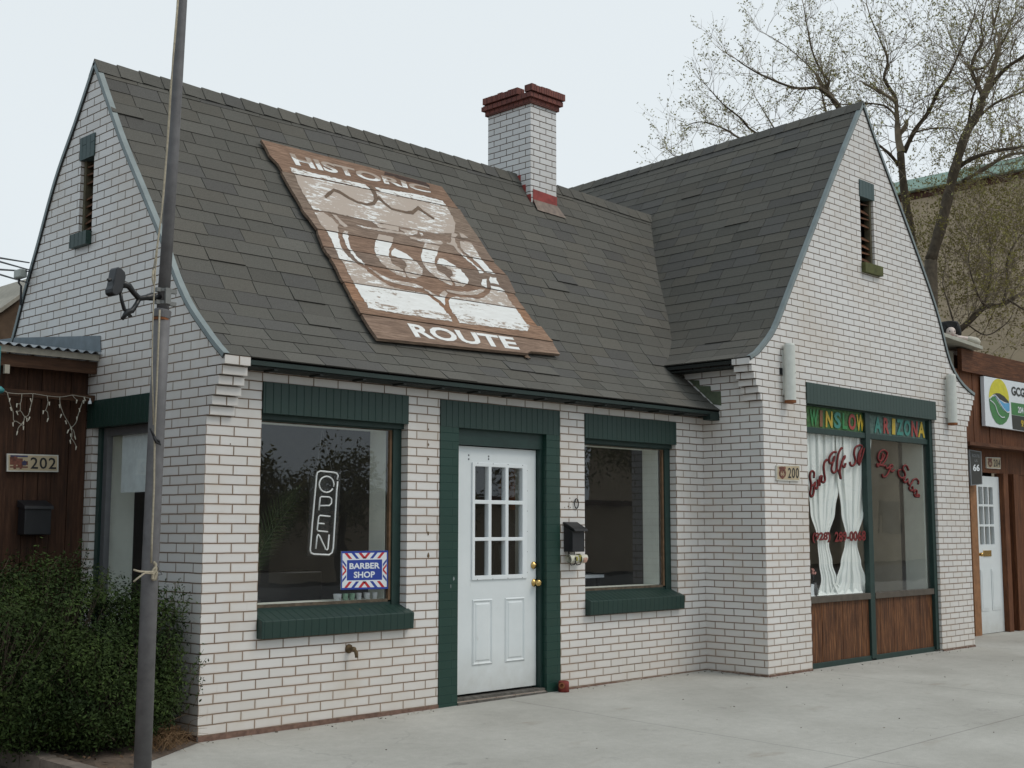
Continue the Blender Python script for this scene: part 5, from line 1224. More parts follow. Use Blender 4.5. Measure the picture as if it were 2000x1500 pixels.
m1 = MB(); m1.lathe((5.0, 1.6, .006), (0, 0, 1), [(.28, 0), (.28, .03), (.06, .07), (.05, .5)], 20); m1.build('base', M_STEEL, BC, smooth=True)
m1 = MB(); m1.box(4.74, 5.26, 1.36, 1.86, .5, .64); bevel(m1.build('seat', M_BLACKP, BC), .03, 3); m1 = MB(); m1.obox((4.76, 1.80, .62), (.48, 0, 0), (0, .1, 0), (0, .12, .62)); bevel(m1.build('backrest', M_BLACKP, BC), .03, 3); m1 = MB(); m1.box(4.88, 5.12, 1.93, 2.02, 1.26, 1.44); bevel(m1.build('headrest', M_CHAR, BC), .02, 3)
for x in (4.70, 5.24): m1 = MB(); m1.box(x, x+.06, 1.4, 1.8, .80, .85); m1.box(x+.02, x+.04, 1.75, 1.79, .6, .80); bevel(m1.build('armrest', M_STEEL, BC), .01)
p = H(1003, 955, 1, .9); LMP = thing('hanging_lantern', (p.x, .9, p.z), 'orange hanging lantern inside behind the door panes', 'lantern')
m1 = MB(); m1.lathe((p.x, .9, p.z-.2), (0, 0, 1), [(.03, 0), (.12, .08), (.15, .2), (.12, .32), (.04, .40)], 16); m1.build('shade', M_ORANGE, LMP, smooth=True); m1 = MB(); m1.tube([(p.x, .9, p.z+.2), (p.x, .9, 2.5)], .004, 5); m1.build('cord', M_BLACK, LMP)

# ================================================================== BUSH AND DRY GRASS
def leafquad(mb, p, nrm, size, c, rn):
    n = Vector(nrm).normalized(); a = n.orthogonal().normalized(); a.rotate(Matrix.Rotation(rn.uniform(0, 6.28), 3, n)); b = n.cross(a)
    l, w_ = size, size*.42; p = Vector(p)
    mb.face([p-a*l*.5, p+b*w_*.5, p+a*l*.5, p-b*w_*.5], c=c)
BU = thing('bush', (-.65, .7, 0), 'dense dark green evergreen bush against the left wall of the brick shop', 'bush')
rn = random.Random(21); mb = MB(); st = MB()
lobes = [((-.72, .80, .60), (.62, .85, .58), 1.0), ((-.24, .30, .58), (.20, .34, .46), .45), ((-1.25, .45, .55), (.45, .62, .60), .7), ((-.45, 1.2, .62), (.40, .5, .55), .4), ((-.70, .12, .38), (.42, .30, .36), .5), ((-1.9, .9, .55), (.6, .8, .6), .35), ((-.62, .05, .24), (.40, .26, .24), .5), ((-.25, .15, .30), (.17, .22, .24), .25), ((-1.0, .35, .22), (.4, .35, .22), .45)]
tot = sum(l[2] for l in lobes)
for (c, r, wt) in lobes:
    ncl = int(500*wt)
    for k in range(ncl):
        d = Vector((rn.gauss(0, 1), rn.gauss(0, 1), rn.gauss(0, 1))).normalized(); q = rn.uniform(.55, 1.0)**.5*rn.uniform(.86, 1.08)
        cp = Vector((c[0]+d.x*r[0]*q, c[1]+d.y*r[1]*q, c[2]+d.z*r[2]*q))
        if cp.z < .07: cp.z = rn.uniform(.04, .16)
        tn = rn.gauss(1, .22)*(1.12 if rn.random() < .12 else 1); tn = max(.5, tn)
        st.tube([Vector((c[0]+rn.uniform(-.15, .15), c[1]+rn.uniform(-.15, .15), .02)).lerp(cp, .45), cp], [.006, .002], 3, cap=False) if k % 3 == 0 else None
        for j in range(38):
            o = Vector((rn.gauss(0, .05), rn.gauss(0, .05), rn.gauss(0, .045))); p = cp+o
            if p.x > -.012 and p.y > -.02: continue
            g = tn*rn.uniform(.75, 1.25); leafquad(mb, p, d*.7+Vector((rn.gauss(0, .6), rn.gauss(0, .6), rn.gauss(.4, .6))), rn.uniform(.020, .036), (g, g*rn.uniform(.95, 1.05), g*.9), rn)
# sprigs poking past the corner and the top
for (u, v, y) in ((352, 1128, .12), (346, 1140, .1), (398, 1268, -.04), (403, 1285, -.05), (398, 1325, -.05), (394, 1290, -.04), (160, 1052, 1.2), (163, 1065, 1.2), (173, 1070, 1.1), (215, 1110, .6), (60, 1088, .7), (120, 1080, .8), (20, 1085, .7), (372, 1160, .05), (362, 1145, .08)):
    p = H(u, v, 1, y); q = p+Vector((rn.uniform(-.10, -.03), rn.uniform(.0, .05), -.16)); st.tube([q, p], [.003, .001], 3, cap=False)
    for j in range(15):
        f = rn.random()**.6; pt_ = q.lerp(p, f)+Vector((rn.gauss(0, .012), rn.gauss(0, .012), rn.gauss(0, .008)))
        leafquad(mb, pt_, (rn.gauss(0, 1), rn.gauss(-.5, 1), rn.gauss(.5, 1)), rn.uniform(.018, .03), (1.2, 1.2, 1.0), rn)
mb.build('foliage', M_BUSH, BU, fix=False); st.build('stems', M_BARK, BU, fix=False)
mb = MB()
for k in range(420):
    b0 = Vector((rn.uniform(-.42, -.03), rn.uniform(-.22, .35), 0)); 
    if b0.y < -.02+b0.x*.62+.03: continue
    b0.z = gz(b0.x, 0)+.01; a0 = rn.uniform(0, 6.28); l = rn.uniform(.08, .24); d = Vector((math.cos(a0), math.sin(a0), rn.uniform(.1, .9)))
    if b0.x+d.x*l > -.008: d.x = -abs(d.x)
    mb.tube([b0, b0+d*l*.5+Vector((0, 0, .04)), b0+d*l+Vector((0, 0, -.02))], [.0022, .0018, .0008], 3, cap=False)
o = mb.build('dry_grass', M_STRAW, None, fix=False); tag(o, kind='stuff')
mb = MB()
for k in range(160):
    x, y = rn.uniform(-1.0, 0), rn.uniform(-.6, .6)
    if y < -.02+x*.62+.03: continue
    leafquad(mb, (x, y, gz(x, min(y, 0))+.035), (rn.gauss(0, .3), rn.gauss(0, .3), 1), rn.uniform(.02, .06), (rn.uniform(.6, 1.4),)*3, rn)
o = mb.build('leaf_litter', leaf('dead_leaf', [(.10, .06, .035), (.16, .10, .06)]), None, fix=False); tag(o, kind='stuff')

# ================================================================== LEFT ANNEX
LA = thing('wood_annex', (-2.5, 1.72, 0), 'dark brown plank annex with corrugated metal roof left of the brick shop', 'building')
m1 = MB(); x = -5.0; rn = random.Random(9)
while x < -.02:
    l = rn.uniform(.10, .15); m1.box(x, min(x+l-.004, -.004), 1.72+rn.uniform(0, .012), 1.78, -.05, 2.62); x += l
m1.build('wall', M_ANNEX, LA)
m1 = MB(); m1.box(-5, -.003, 1.785, 1.80, -.05, 2.65); m1.face([(-5, 1.8, 2.66), (-.004, 1.8, 2.66), (-.004, 3.4, 2.9), (-5, 3.4, 2.9)]); m1.build('backing_wall', M_ANNEX, LA, fix=False)
m1 = MB(); m1.box(-5, -.006, 1.585, 1.62, 2.585, 2.68); m1.build('beam', M_BEAM, LA)
m1 = MB(); m1.box(-5, -.006, 1.60, 1.64, 2.365, 2.418); m1.build('beam', M_BEAM, LA)
m1 = MB(); m1.box(-5, -.003, 1.555, 1.575, 2.686, 2.733); m1.build('fascia', M_OFFW, LA)
m1 = MB(); nx = 420; g0 = []
for j, (y, z) in enumerate(((1.515, 2.742), (2.4, 2.875), (3.38, 3.022))):
    r_ = []
    for i in range(nx+1):
        xx = -5+4.995*i/nx; r_.append(m1.pt((xx, y, z+.011*math.sin(xx*2*math.pi/.076))))
    g0.append(r_)
for a, b in zip(g0, g0[1:]):
    for i in range(nx): m1.idx((a[i], a[i+1], b[i+1], b[i]))
m1.build('roof', M_COLTIN, LA, smooth=True, fix=False)
m1 = MB(); m1.prism([(1.53, 2.755), (1.552, 2.885), (3.085, 3.03), (3.39, 3.045), (3.39, 3.01)], lambda a, b, d: (-.004-d, a, b), .006); m1.build('flashing', simple('blue_grey_flashing', (.17, .20, .22), .55, .2, var=.2), LA)
number_plate([(12, 886), (112, 889), (12, 921), (112, 922)], 1, 1.705, '202', 'cream 202 number plate with painted scene on the dark plank annex', pic=1)
m1 = MB(); MB2 = thing('mailbox', (-.42, 1.7, 1.33), 'black wall mailbox below the 202 plate on the dark planks', 'mailbox')
m1.box(-.525, -.318, 1.60, 1.718, 1.34, 1.54); bevel(m1.build('body', M_BLACK, MB2), .006)
m1 = MB(); m1.prism([(1.719, 1.60), (1.59, 1.555), (1.582, 1.53), (1.719, 1.545)], lambda a, b, d: (-.535+d, a, b), .227); bevel(m1.build('lid', M_BLACK, MB2), .004)
SL = thing('string_lights', H(90, 772, 1, 1.58), 'tangled unlit white icicle string lights drooping from the annex beam', 'string lights')
def z8(p): return H(p[0]/9.378, 720+p[1]/9.378, 1, 1.585)
m1 = MB(); m2 = MB()
SLP = [[(-60, 400), (60, 405), (130, 440), (150, 520), (200, 690), (240, 800), (245, 930), (265, 965), (235, 990)], [(265, 965), (310, 970), (430, 1055)], [(130, 440), (300, 460), (450, 460), (590, 458), (720, 475), (870, 500), (1060, 518), (1190, 510), (1330, 485), (1450, 505), (1560, 520), (1640, 545)],
       [(400, 455), (395, 530), (370, 640), (300, 640)], [(370, 640), (368, 770), (290, 778)], [(368, 770), (400, 800), (440, 870), (490, 905)], [(600, 470), (595, 560), (560, 690), (520, 850), (450, 890), (430, 970), (340, 1080), (320, 1150)], [(865, 505), (880, 610), (915, 612)], [(880, 610), (860, 700), (830, 765), (785, 770)], [(830, 765), (870, 800), (885, 910)],
       [(1095, 520), (1100, 640), (1150, 800), (1200, 900), (1260, 1000), (1300, 1080), (1250, 1125)], [(1300, 1080), (1350, 1140), (1370, 1240)], [(1300, 1100), (1320, 1180), (1310, 1270), (1280, 1310)], [(1310, 1280), (1350, 1330), (1400, 1430)], [(1520, 580), (1480, 700), (1430, 850), (1390, 990), (1300, 1090)], [(1330, 490), (1370, 540), (1410, 570)]]
for s in SLP: m1.tube([z8(p) for p in smooth_(s, 3)], .0032, 4)
for p in [(180, 540), (190, 705), (235, 990), (430, 1055), (310, 640), (300, 778), (490, 905), (545, 885), (555, 545), (550, 730), (430, 970), (320, 1150), (905, 610), (795, 768), (882, 910), (1090, 655), (1125, 835), (1200, 950), (1255, 1122), (1295, 1060), (1368, 1230), (1295, 1190), (1282, 1310), (1398, 1425), (1450, 725), (1410, 880), (1410, 572), (1540, 525), (1535, 575)]:
    m2 = MB(); a = z8(p); m2.tube([a, a+Vector((rn.uniform(-.012, .012), -.004, -.028))], [.006, .003], 5); m2.build('bulb', M_BULB, SL)
m1.build('wire', M_OFFW, SL, smooth=True)
m2 = MB(); a = z8((1648, 600)); m2.lathe((a.x, 1.585, a.z-.02), (0, 0, 1), [(.016, 0), (.014, .015), (.006, .03), (.004, .045)], 8); m2.build('plug', M_SWHITE, SL)
TL = thing('hanging_feeder', H(-4, 755, 1, 1.4), 'teal feeder hanging under the annex roof at the left edge', 'feeder')
a = H(-6, 760, 1, 1.4); m1 = MB(); m1.lathe((a.x, 1.4, a.z-.03), (0, 0, 1), [(.03, 0), (.05, .012), (.052, .03), (.03, .05), (.012, .055)], 14); m1.build('bowl', M_TEALP, TL, smooth=True)
m1 = MB(); m1.tube([(a.x+.012, 1.4, a.z), (a.x+.012, 1.4, 2.70)], .004, 5); m1.build('rod', M_TEALP, TL)
m1 = MB(); a, b = H(8, 712, 1, 1.57), H(17, 730, 1, 1.57); m1.box(a.x, b.x, 1.555, 1.583, b.z, a.z); m1.build('hanger_bracket', M_OFFW, TL)
# shed with curved roof edge far left, service box and wires
RB = thing('rear_shed', (-1.0, 4.2, 0), 'brown rough-walled rear building with a curved roof edge at the far left', 'building')
m1 = MB(); cv = [(.70, 3.80), (.56, 3.655), (.50, 3.58), (.33, 3.43), (.05, 3.24), (-.8, 2.95), (-3, 2.6)]
m1.prism([(-3, -.1), (.70, -.1)]+cv, lambda a, b, d: (a, 4.2+d, b), .2); m1.build('wall', M_TAN, RB)
m1 = MB()
for (a, b), (c, d) in zip(cv, cv[1:]): m1.prism([(a, b), (a, b+.045), (c, d+.045), (c, d)], lambda x, z, dd: (x, 4.14+dd, z), 2.0)
m1.build('roof', M_OFFW, RB)
SB = thing('service_box', (-.06, 2.94, 3.52), 'pale grey electrical service box on the rear edge of the left gable', 'electrical box')
m1 = MB(); m1.box(-.09, -.02, 2.86, 2.985, 3.525, 3.60); bevel(m1.build('box', simple('pale_box', (.42, .44, .40), .5), SB), .012)
m1 = MB(); m1.tube([(-.05, 2.95, 3.53), (-.05, 2.96, 3.49), (-.04, 2.93, 3.46), (-.02, 2.97, 3.30)], .009, 6); m1.build('conduit', M_CABLE, SB)
for k, (v1, v2, nm) in enumerate(((500, 513, 'topmost'), (507, 527, 'second'), (523, 530, 'third'), (532, 553, 'lowest'))):
    m1 = MB(); a = H(57, v2, 0, -.05); b = HD(-420, v1-(v2-v1)*7, 30); m1.tube([a.lerp(b, t)+Vector((0, 0, -.35*t*(1-t))) for t in [i/12 for i in range(13)]], [.006]+[.012]*12, 5)
    o = m1.build('power_line', M_CABLE, None); tag(o, '%s of the four thin wires leading left from the service box' % nm, 'cable', 'wires at the far left')

# ================================================================== RIGHT WOODEN BUILDING
RA = thing('wood_storefront', (14, -.15, 0), 'rustic brown board storefront with white door right of the brick shop', 'building')
m1 = MB(); x = 11.2; rn = random.Random(10); yR = -.15
while x < 19:
    l = rn.uniform(.13, .2); m1.box(x, x+l-.005, yR+rn.uniform(0, .01), yR+.06, 2.52, 3.50); x += l
m1.build('siding', M_RWOODZ, RA)
m1 = MB(); m1.box(11.30, 19, yR-.06, yR-.002, 3.47, 3.77); m1.build('fascia', M_RWOOD, RA)
m1 = MB(); m1.box(11.1, 19, yR-.22, yR-.002, 2.47, 2.515); m1.build('ledge', M_RWOOD, RA)
m1 = MB(); m1.box(11.06, 11.19, yR, yR+.09, 0, 3.72); m1.build('corner_board', simple('grey_corner_board', (.10, .085, .06), .85, var=.3), RA)
m1 = MB(); m1.box(11.2, 19, yR+.07, 1.6, 2.4, 3.70); m1.build('roof', M_BRED, RA)
m1 = MB()
for a, b in ((11.05, 11.50), (13.35, 19)): m1.box(a, b, yR+.005, yR+.08, -.1, 2.47)
m1.box(11.50, 13.35, yR+.02, yR+.08, 2.15, 2.47); m1.build('wall', M_RWOODZ, RA)
m1 = MB(); m1.box(11.505, 11.70, yR-.01, yR+.10, -.1, 2.148); m1.build('post', simple('tan_post', (.26, .12, .05), .7, var=.3), RA)
m1 = MB(); m1.box(12.52, 12.66, yR-.03, yR+.10, -.1, 2.148); m1.box(12.80, 13.0, yR-.05, yR+.10, -.1, 2.148); m1.box(12.66, 12.80, yR+.03, yR+.10, -.1, 2.148); m1.box(13.0, 13.35, yR+.03, yR+.1, -.1, 2.148); m1.build('post', M_RWOODZ, RA)
RD = empty('door', (12.1, yR, 0)); put(RD, RA)
def zr(p): q = H(1820+p[0]/3.333, 850+p[1]/3.333, 1, yR+.04); return q.x, q.z
gx = [(zr((292, 500))[0], zr((313, 500))[0]), (zr((318, 500))[0], zr((350, 500))[0]), (zr((356, 500))[0], zr((388, 500))[0])]; gz_ = [(1.18, 1.42), (1.45, 1.69), (1.72, 1.955)]
gx = [(11.86, 11.99), (12.02, 12.15), (12.18, 12.31)]
m1 = MB(); m1.wall([(11.70, .0), (12.515, .0), (12.515, 2.10), (11.70, 2.10)], [(a[0], a[1], b[0], b[1]) for a in gx for b in gz_], lambda a, b, d: (a, yR+.04+d, b), .05)
def panelr(m1, x0, x1, z0, z1):
    for i, h_ in ((0, .008), (.03, .012)): m1.box(x0+i, x1-i, yR+.04-h_, yR+.0385, z0+i, z1-i)
panelr(m1, 11.82, 12.05, .30, .85); panelr(m1, 12.15, 12.40, .30, .85); m1.build('leaf', M_DOOR, RD)
m1 = MB()
for a in gx:
    for b in gz_: m1.face([(a[0], yR+.06, b[0]), (a[1], yR+.06, b[0]), (a[1], yR+.06, b[1]), (a[0], yR+.06, b[1])])
m1.build('glass', M_GLASS, RD, fix=False)
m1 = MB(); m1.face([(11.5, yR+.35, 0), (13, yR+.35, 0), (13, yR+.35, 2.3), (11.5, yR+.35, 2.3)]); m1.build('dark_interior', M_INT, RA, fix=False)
m1 = MB(); m1.box(11.93, 12.17, yR+.028, yR+.0395, 1.02, 1.10); bevel(m1.build('mail_slot', M_BRASS, RD), .003)
m1 = MB(); m1.lathe((11.78, yR+.04, 1.05), (0, -1, 0), [(.03, 0), (.02, .02), (.03, .05), (.02, .07)], 12); m1.build('handle', M_BRASS, RD, smooth=True)
# company sign board
QG = [(1914.5, 735), (2085, 765), (1918, 832), (2085, 856)]; yg = yR-.02
def gp_(a, b, d): p = H(*bil(QG, a, b), 1, yg); return Vector((p.x, yg-d, p.z))
GS = thing('company_sign', gp_(.5, .5, 0), 'white company sign board with round sun and hills logo on brown boards', 'sign')
m1 = MB(); m1.prism([(0, 0), (1, 0), (1, 1), (0, 1)], gp_, .05); m1.build('board', M_SWHITE, GS)
def gl(p):   # zoom coords (1820,600, x5.556) -> board a,b
    u, v = 1820+p[0]/5.556, 600+p[1]/5.556; a = (u-1914.5)/170.5; t = 735+30*a; b_ = 832+24*a; return a, (b_-v)/(b_-t)
def gpoly(m1, pts, h): 
    q = [gl(p) for p in pts]
    for f in tessellate_polygon([[Vector((a, b, 0)) for a, b in q]]): m1.face([gp_(*q[i], h) for i in f])
E_ = lambda t, rx=113, ry=250, cx=682, cy=1030: (cx+rx*math.cos(t), cy-ry*math.sin(t)+.10*rx*math.cos(t))
m1 = MB(); gpoly(m1, [E_(t) for t in [.22+i*(math.pi-.3)/18 for i in range(19)]]+[(575, 985), (620, 950), (680, 960), (740, 1010), (790, 1045)], .052); m1.build('logo_sun', M_LOGOY, GS, fix=False)
m1 = MB(); gpoly(m1, [(610, 950), (650, 935), (690, 938), (740, 970), (790, 1030), (788, 1045), (740, 1030), (690, 1000), (650, 955)], .053); m1.build('logo_hill', M_CHAR, GS, fix=False)
m1 = MB(); gpoly(m1, [(622, 958), (650, 965), (690, 1010), (740, 1045), (796, 1045), (795, 1130), (760, 1140), (720, 1110), (690, 1050), (655, 985)], .054); m1.build('logo_river', M_LOGOB, GS, fix=False)
m1 = MB(); gpoly(m1, [(572, 1000), (600, 968), (640, 975), (680, 1050), (720, 1115), (765, 1145), (794, 1140), (785, 1190), (755, 1245), (715, 1275), (680, 1278), (640, 1255), (605, 1195), (580, 1110)], .054); m1.build('logo_field', M_LIGHTG, GS, fix=False)
m1 = MB(); m1.tube([gp_(*gl(p), .056) for p in smooth_([(578, 1010), (630, 1060), (660, 1150), (700, 1195), (735, 1195)], 4)], .008, 4); m1.tube([gp_(*gl(p), .056) for p in smooth_([(575, 995), (625, 955), (660, 985), (700, 1065), (760, 1140), (796, 1140)], 4)], .007, 4); m1.build('logo_line', M_SWHITE, GS)
m1 = MB(); gpoly(m1, [(813, 1033), (1370, 1120), (1370, 1250), (817, 1167)], .052); m1.build('green_band', M_LIGHTG, GS, fix=False)
m1 = MB(); gpoly(m1, [(817, 1170), (1370, 1255), (1370, 1410), (825, 1325)], .052); m1.build('dark_band', M_CHAR, GS, fix=False)
def gtext(s, q, mt, off=.02):
    m1 = MB(); put_text(m1, s, lambda a, b, d: gp_(*gl(bil(q, a, b)), d), off, h=.056); m1.build('lettering', mt, GS, fix=False)
gtext('GCG', [(818, 860), (965, 884), (822, 958), (965, 982)], M_CHAR, .03); gtext('I', [(990, 888), (1010, 891), (990, 986), (1010, 989)], M_CHAR, .03); gtext('204', [(885, 1080), (945, 1090), (885, 1148), (945, 1158)], M_SWHITE, .03); gtext('E.', [(955, 1092), (985, 1096), (955, 1160), (985, 1164)], M_SWHITE, .03); gtext('2', [(1000, 1098), (1022, 1101), (1000, 1167), (1022, 1170)], M_SWHITE, .03); gtext('928-2', [(915, 1225), (1050, 1245), (915, 1300), (1050, 1325)], M_YEL, .03)
# plaque 66
QP6 = [(1890, 878), (1914, 882), (1894, 948.5), (1916, 946)]; y6 = -.24
def sp6(a, b, d): p = H(*bil(QP6, a, b), 1, y6); return Vector((p.x, y6-d, p.z))
PQ = thing('route_plaque', sp6(.5, .5, 0), 'small dark vertical 66 plaque hanging between the pillar and the white door', 'sign')
m1 = MB(); m1.prism([(0, 0), (1, 0), (1, 1), (0, 1)], sp6, .02); m1.build('rim', M_GREYP, PQ); m1 = MB(); m1.prism([(.07, .025), (.93, .025), (.93, .975), (.07, .975)], sp6, .022); m1.build('panel', M_CHAR, PQ)
m1 = MB(); put_text(m1, '66', lambda a, b, d: sp6(.22+.56*a, .40+.20*b, d), .03, h=.024); m1.build('lettering', M_SWHITE, PQ, fix=False)
m1 = MB(); put_text(m1, 'ROUTE', lambda a, b, d: sp6(.20+.60*a, .80+.09*b, d), .02, h=.024); m1.build('lettering', M_GREYP, PQ, fix=False); m1 = MB(); put_text(m1, 'US', lambda a, b, d: sp6(.38+.24*a, .665+.075*b, d), .02, h=.024); m1.build('lettering', M_GREYP, PQ, fix=False)
m1 = MB(); a = sp6(.5, 1, 0); m1.box(a.x-.02, a.x+.02, y6+.001, yR+.01, a.z-.10, a.z-.04); m1.build('bracket', M_BLACK, PQ)
number_plate([(1924, 893), (1951.5, 894), (1925, 914.5), (1952, 916)], 1, yR+.018, '204', 'worn cream 204 number plate above the right white door')
# roof edge board, person looking over
a, b = H(1838, 655, 1, -.30), H(1920, 683, 1, -.34)
m1 = MB(); d_ = (b-a); m1.obox(a, d_, (0, .5, .02), (0, 0, .05)); o = m1.build('edge_board', simple('pale_board', (.40, .39, .33), .7, var=.15), None); bevel(o, .006); tag(o, 'pale tilted board along the left roof corner of the brown storefront', 'board')
m1 = MB(); p = H(1858, 690, 1, -.05); m1.box(p.x-.3, p.x+.02, -.05, .3, 3.0, 3.70); o = m1.build('roof_vent_box', M_CHAR, None); bevel(o, .03, 3); tag(o, 'dark boxy vent between the wing gable and the brown storefront', 'vent')
# person
PE = thing('person', H(1857, 665, 1, .05), 'dark-haired person resting a pale sleeved arm on the roof edge board', 'person')
def skin(name, chain, mt, parent, sub=2):
    """chain: list of (point, radius, parent index)"""
    me = bpy.data.meshes.new(name); me.from_pydata([c[0] for c in chain], [(c[2], i) for i, c in enumerate(chain) if c[2] is not None], [])
    ob = bpy.data.objects.new(name, me); COL.objects.link(ob); sk = ob.modifiers.new('s', 'SKIN'); sk.use_smooth_shade = True
    for i, c in enumerate(chain): me.skin_vertices[0].data[i].radius = (c[1], c[1]) if not hasattr(c[1], '__len__') else c[1]
    me.skin_vertices[0].data[0].use_root = True
    s = ob.modifiers.new('d', 'SUBSURF'); s.levels = sub; s.render_levels = sub
    dg = bpy.context.evaluated_depsgraph_get(); dg.update(); m2 = bpy.data.meshes.new_from_object(ob.evaluated_get(dg)); bpy.data.objects.remove(ob)
    m2.materials.clear(); m2.materials.append(mt); o2 = bpy.data.objects.new(name, m2); COL.objects.link(o2); m2.polygons.foreach_set('use_smooth', [True]*len(m2.polygons)); put(o2, parent); return o2
hc = H(1856, 649, 1, .08)
e_ = Vector(RT); up_ = Vector((0, 0, 1)); fw_ = Vector(FW)
P0 = lambda r, f, z: tuple(hc+e_*r+fw_*f+up_*z)
ch = [(P0(.0, .12, -.62), .17, None), (P0(0, .12, -.38), .17, 0), (P0(0, .10, -.22), .11, 1), (P0(0, .06, -.13), .055, 2), (P0(0, .0, -.055), .068, 3), (P0(-.005, -.02, .01), .078, 4), (P0(-.005, 0, .07), .075, 5),
      (P0(.17, .08, -.24), .065, 2), (P0(.30, .02, -.20), .05, 7), (P0(.33, -.10, -.13), .046, 8), (P0(.22, -.16, -.105), .036, 9), (P0(.12, -.17, -.085), .027, 10), (P0(.05, -.17, -.075), .030, 11), (P0(.0, -.165, -.085), .018, 12),
      (P0(-.17, .08, -.24), .065, 2), (P0(-.24, .06, -.45), .05, 14),
      (P0(-.005, -.105, .0), .018, 5)]
skin('body', ch, M_SKIN, PE)
sl_ = [(P0(.17, .08, -.24), .076, None), (P0(.30, .02, -.20), .060, 0), (P0(.335, -.10, -.13), .056, 1), (P0(.22, -.16, -.105), .046, 2), (P0(.15, -.168, -.092), .042, 3)]
skin('sleeve', sl_, M_CLOTHW, PE); skin('shirt', [(P0(0, .12, -.66), .19, None), (P0(0, .12, -.38), .185, 0), (P0(0, .11, -.235), .125, 1), (P0(0, .07, -.16), .065, 2)], M_CLOTHB, PE)
ha = [(P0(-.0, .03, .12), .085, None), (P0(.07, .02, .09), .075, 0), (P0(.115, .03, .02), .055, 1), (P0(.125, .05, -.08), .05, 2), (P0(-.075, .02, .085), .075, 0), (P0(-.12, .03, .01), .055, 4), (P0(-.13, .05, -.09), .05, 5), (P0(0, .09, .04), .10, 0), (P0(0, .10, -.06), .10, 7), (P0(0, -.045, .115), .05, 0)]
skin('hair', ha, M_HAIR, PE)
m1 = MB()
for s in (-1, 1): m1 = MB(); m1.lathe(P0(-.005+s*.032, -.088, .012), tuple(-fw_), [(.001, -.01), (.011, 0), (.006, .006), (.001, .008)], 8); m1.build('eye', M_BLACK, PE, smooth=True)
m1 = MB(); m1.tube([P0(-.03, -.088, -.045), P0(-.005, -.096, -.047), P0(.02, -.088, -.045)], [.004, .008, .004], 6); m1.build('mouth', simple('lips', (.30, .13, .12), .5), PE)
m1 = MB()
for i in range(4): m1 = MB(); q = .035-.012*i; m1.tube([P0(.0+i*.004, -.17, -.075-q*.3+.012*i-.02), P0(-.03-.008*(i % 2), -.172, -.078+.012*i-.03), P0(-.052+.004*i, -.160, -.092+.012*i-.03)], [.0095, .009, .007], 6); m1.build('finger', M_SKIN, PE, smooth=True)
m1 = MB(); m1.tube([P0(.05, -.18, -.062), P0(.015, -.185, -.045), P0(-.01, -.178, -.042)], [.011, .009, .007], 6); m1.build('thumb', M_SKIN, PE, smooth=True)

# ================================================================== BUILDING BEHIND
BG = thing('beige_building', (24, 4.5, 0), 'tall tan stucco building with green metal roof edge behind the trees', 'building')
m1 = MB(); m1.box(22, 34, -4, 10, -1, 8.90); m1.build('wall', M_BEIGE, BG); m1 = MB(); m1.box(21.97, 34, -4.03, 10.03, 8.905, 9.06); m1.build('band', M_BRED, BG)
m1 = MB(); m1.prism([(21.80, 9.065), (21.80, 9.10), (21.9, 9.36), (26, 9.9), (26, 9.065)], lambda a, b, d: (a, -4.1+d, b), 14.2); m1.build('roof_trim', M_COPPER, BG)

# ================================================================== TREES
def twiggy(tw, lf, p, d, ln, r, lev, rn, leafm, spread, droop=0., dens=1.):
    """recursive twigs"""
    n = 4; pts = [Vector(p)]; dd = Vector(d).normalized()
    for i in range(n):
        dd = (dd+Vector((rn.gauss(0, .16), rn.gauss(0, .16), rn.gauss(.03, .14)-droop))).normalized(); pts.append(pts[-1]+dd*ln/n)
    tw.tube(pts, [r*(1-.75*i/n) for i in range(n+1)], 3 if lev else 4, cap=False)
    if lev <= 0:
        if rn.random() < .85*dens:
            for k in range(rn.choice((3, 4, 5, 6))):
                q = pts[rn.choice((-1, -1, -2, -3))]+Vector((rn.gauss(0, .025), rn.gauss(0, .025), rn.gauss(0, .025)))
                for j in range(2): leafquad(lf, q, (rn.gauss(0, 1), rn.gauss(0, 1), rn.gauss(0, 1)), rn.uniform(.028, .055), (rn.uniform(.7, 1.3),)*3, rn)
        return
    for k in range(rn.choice((2, 3, 3, 4))):
        i = rn.randint(1, n); a = (dd+Vector((rn.gauss(0, spread), rn.gauss(0, spread), rn.gauss(.32, spread)))).normalized()
        twiggy(tw, lf, pts[i], a, ln*rn.uniform(.5, .78), r*.55, lev-1, rn, leafm, spread, droop, dens)
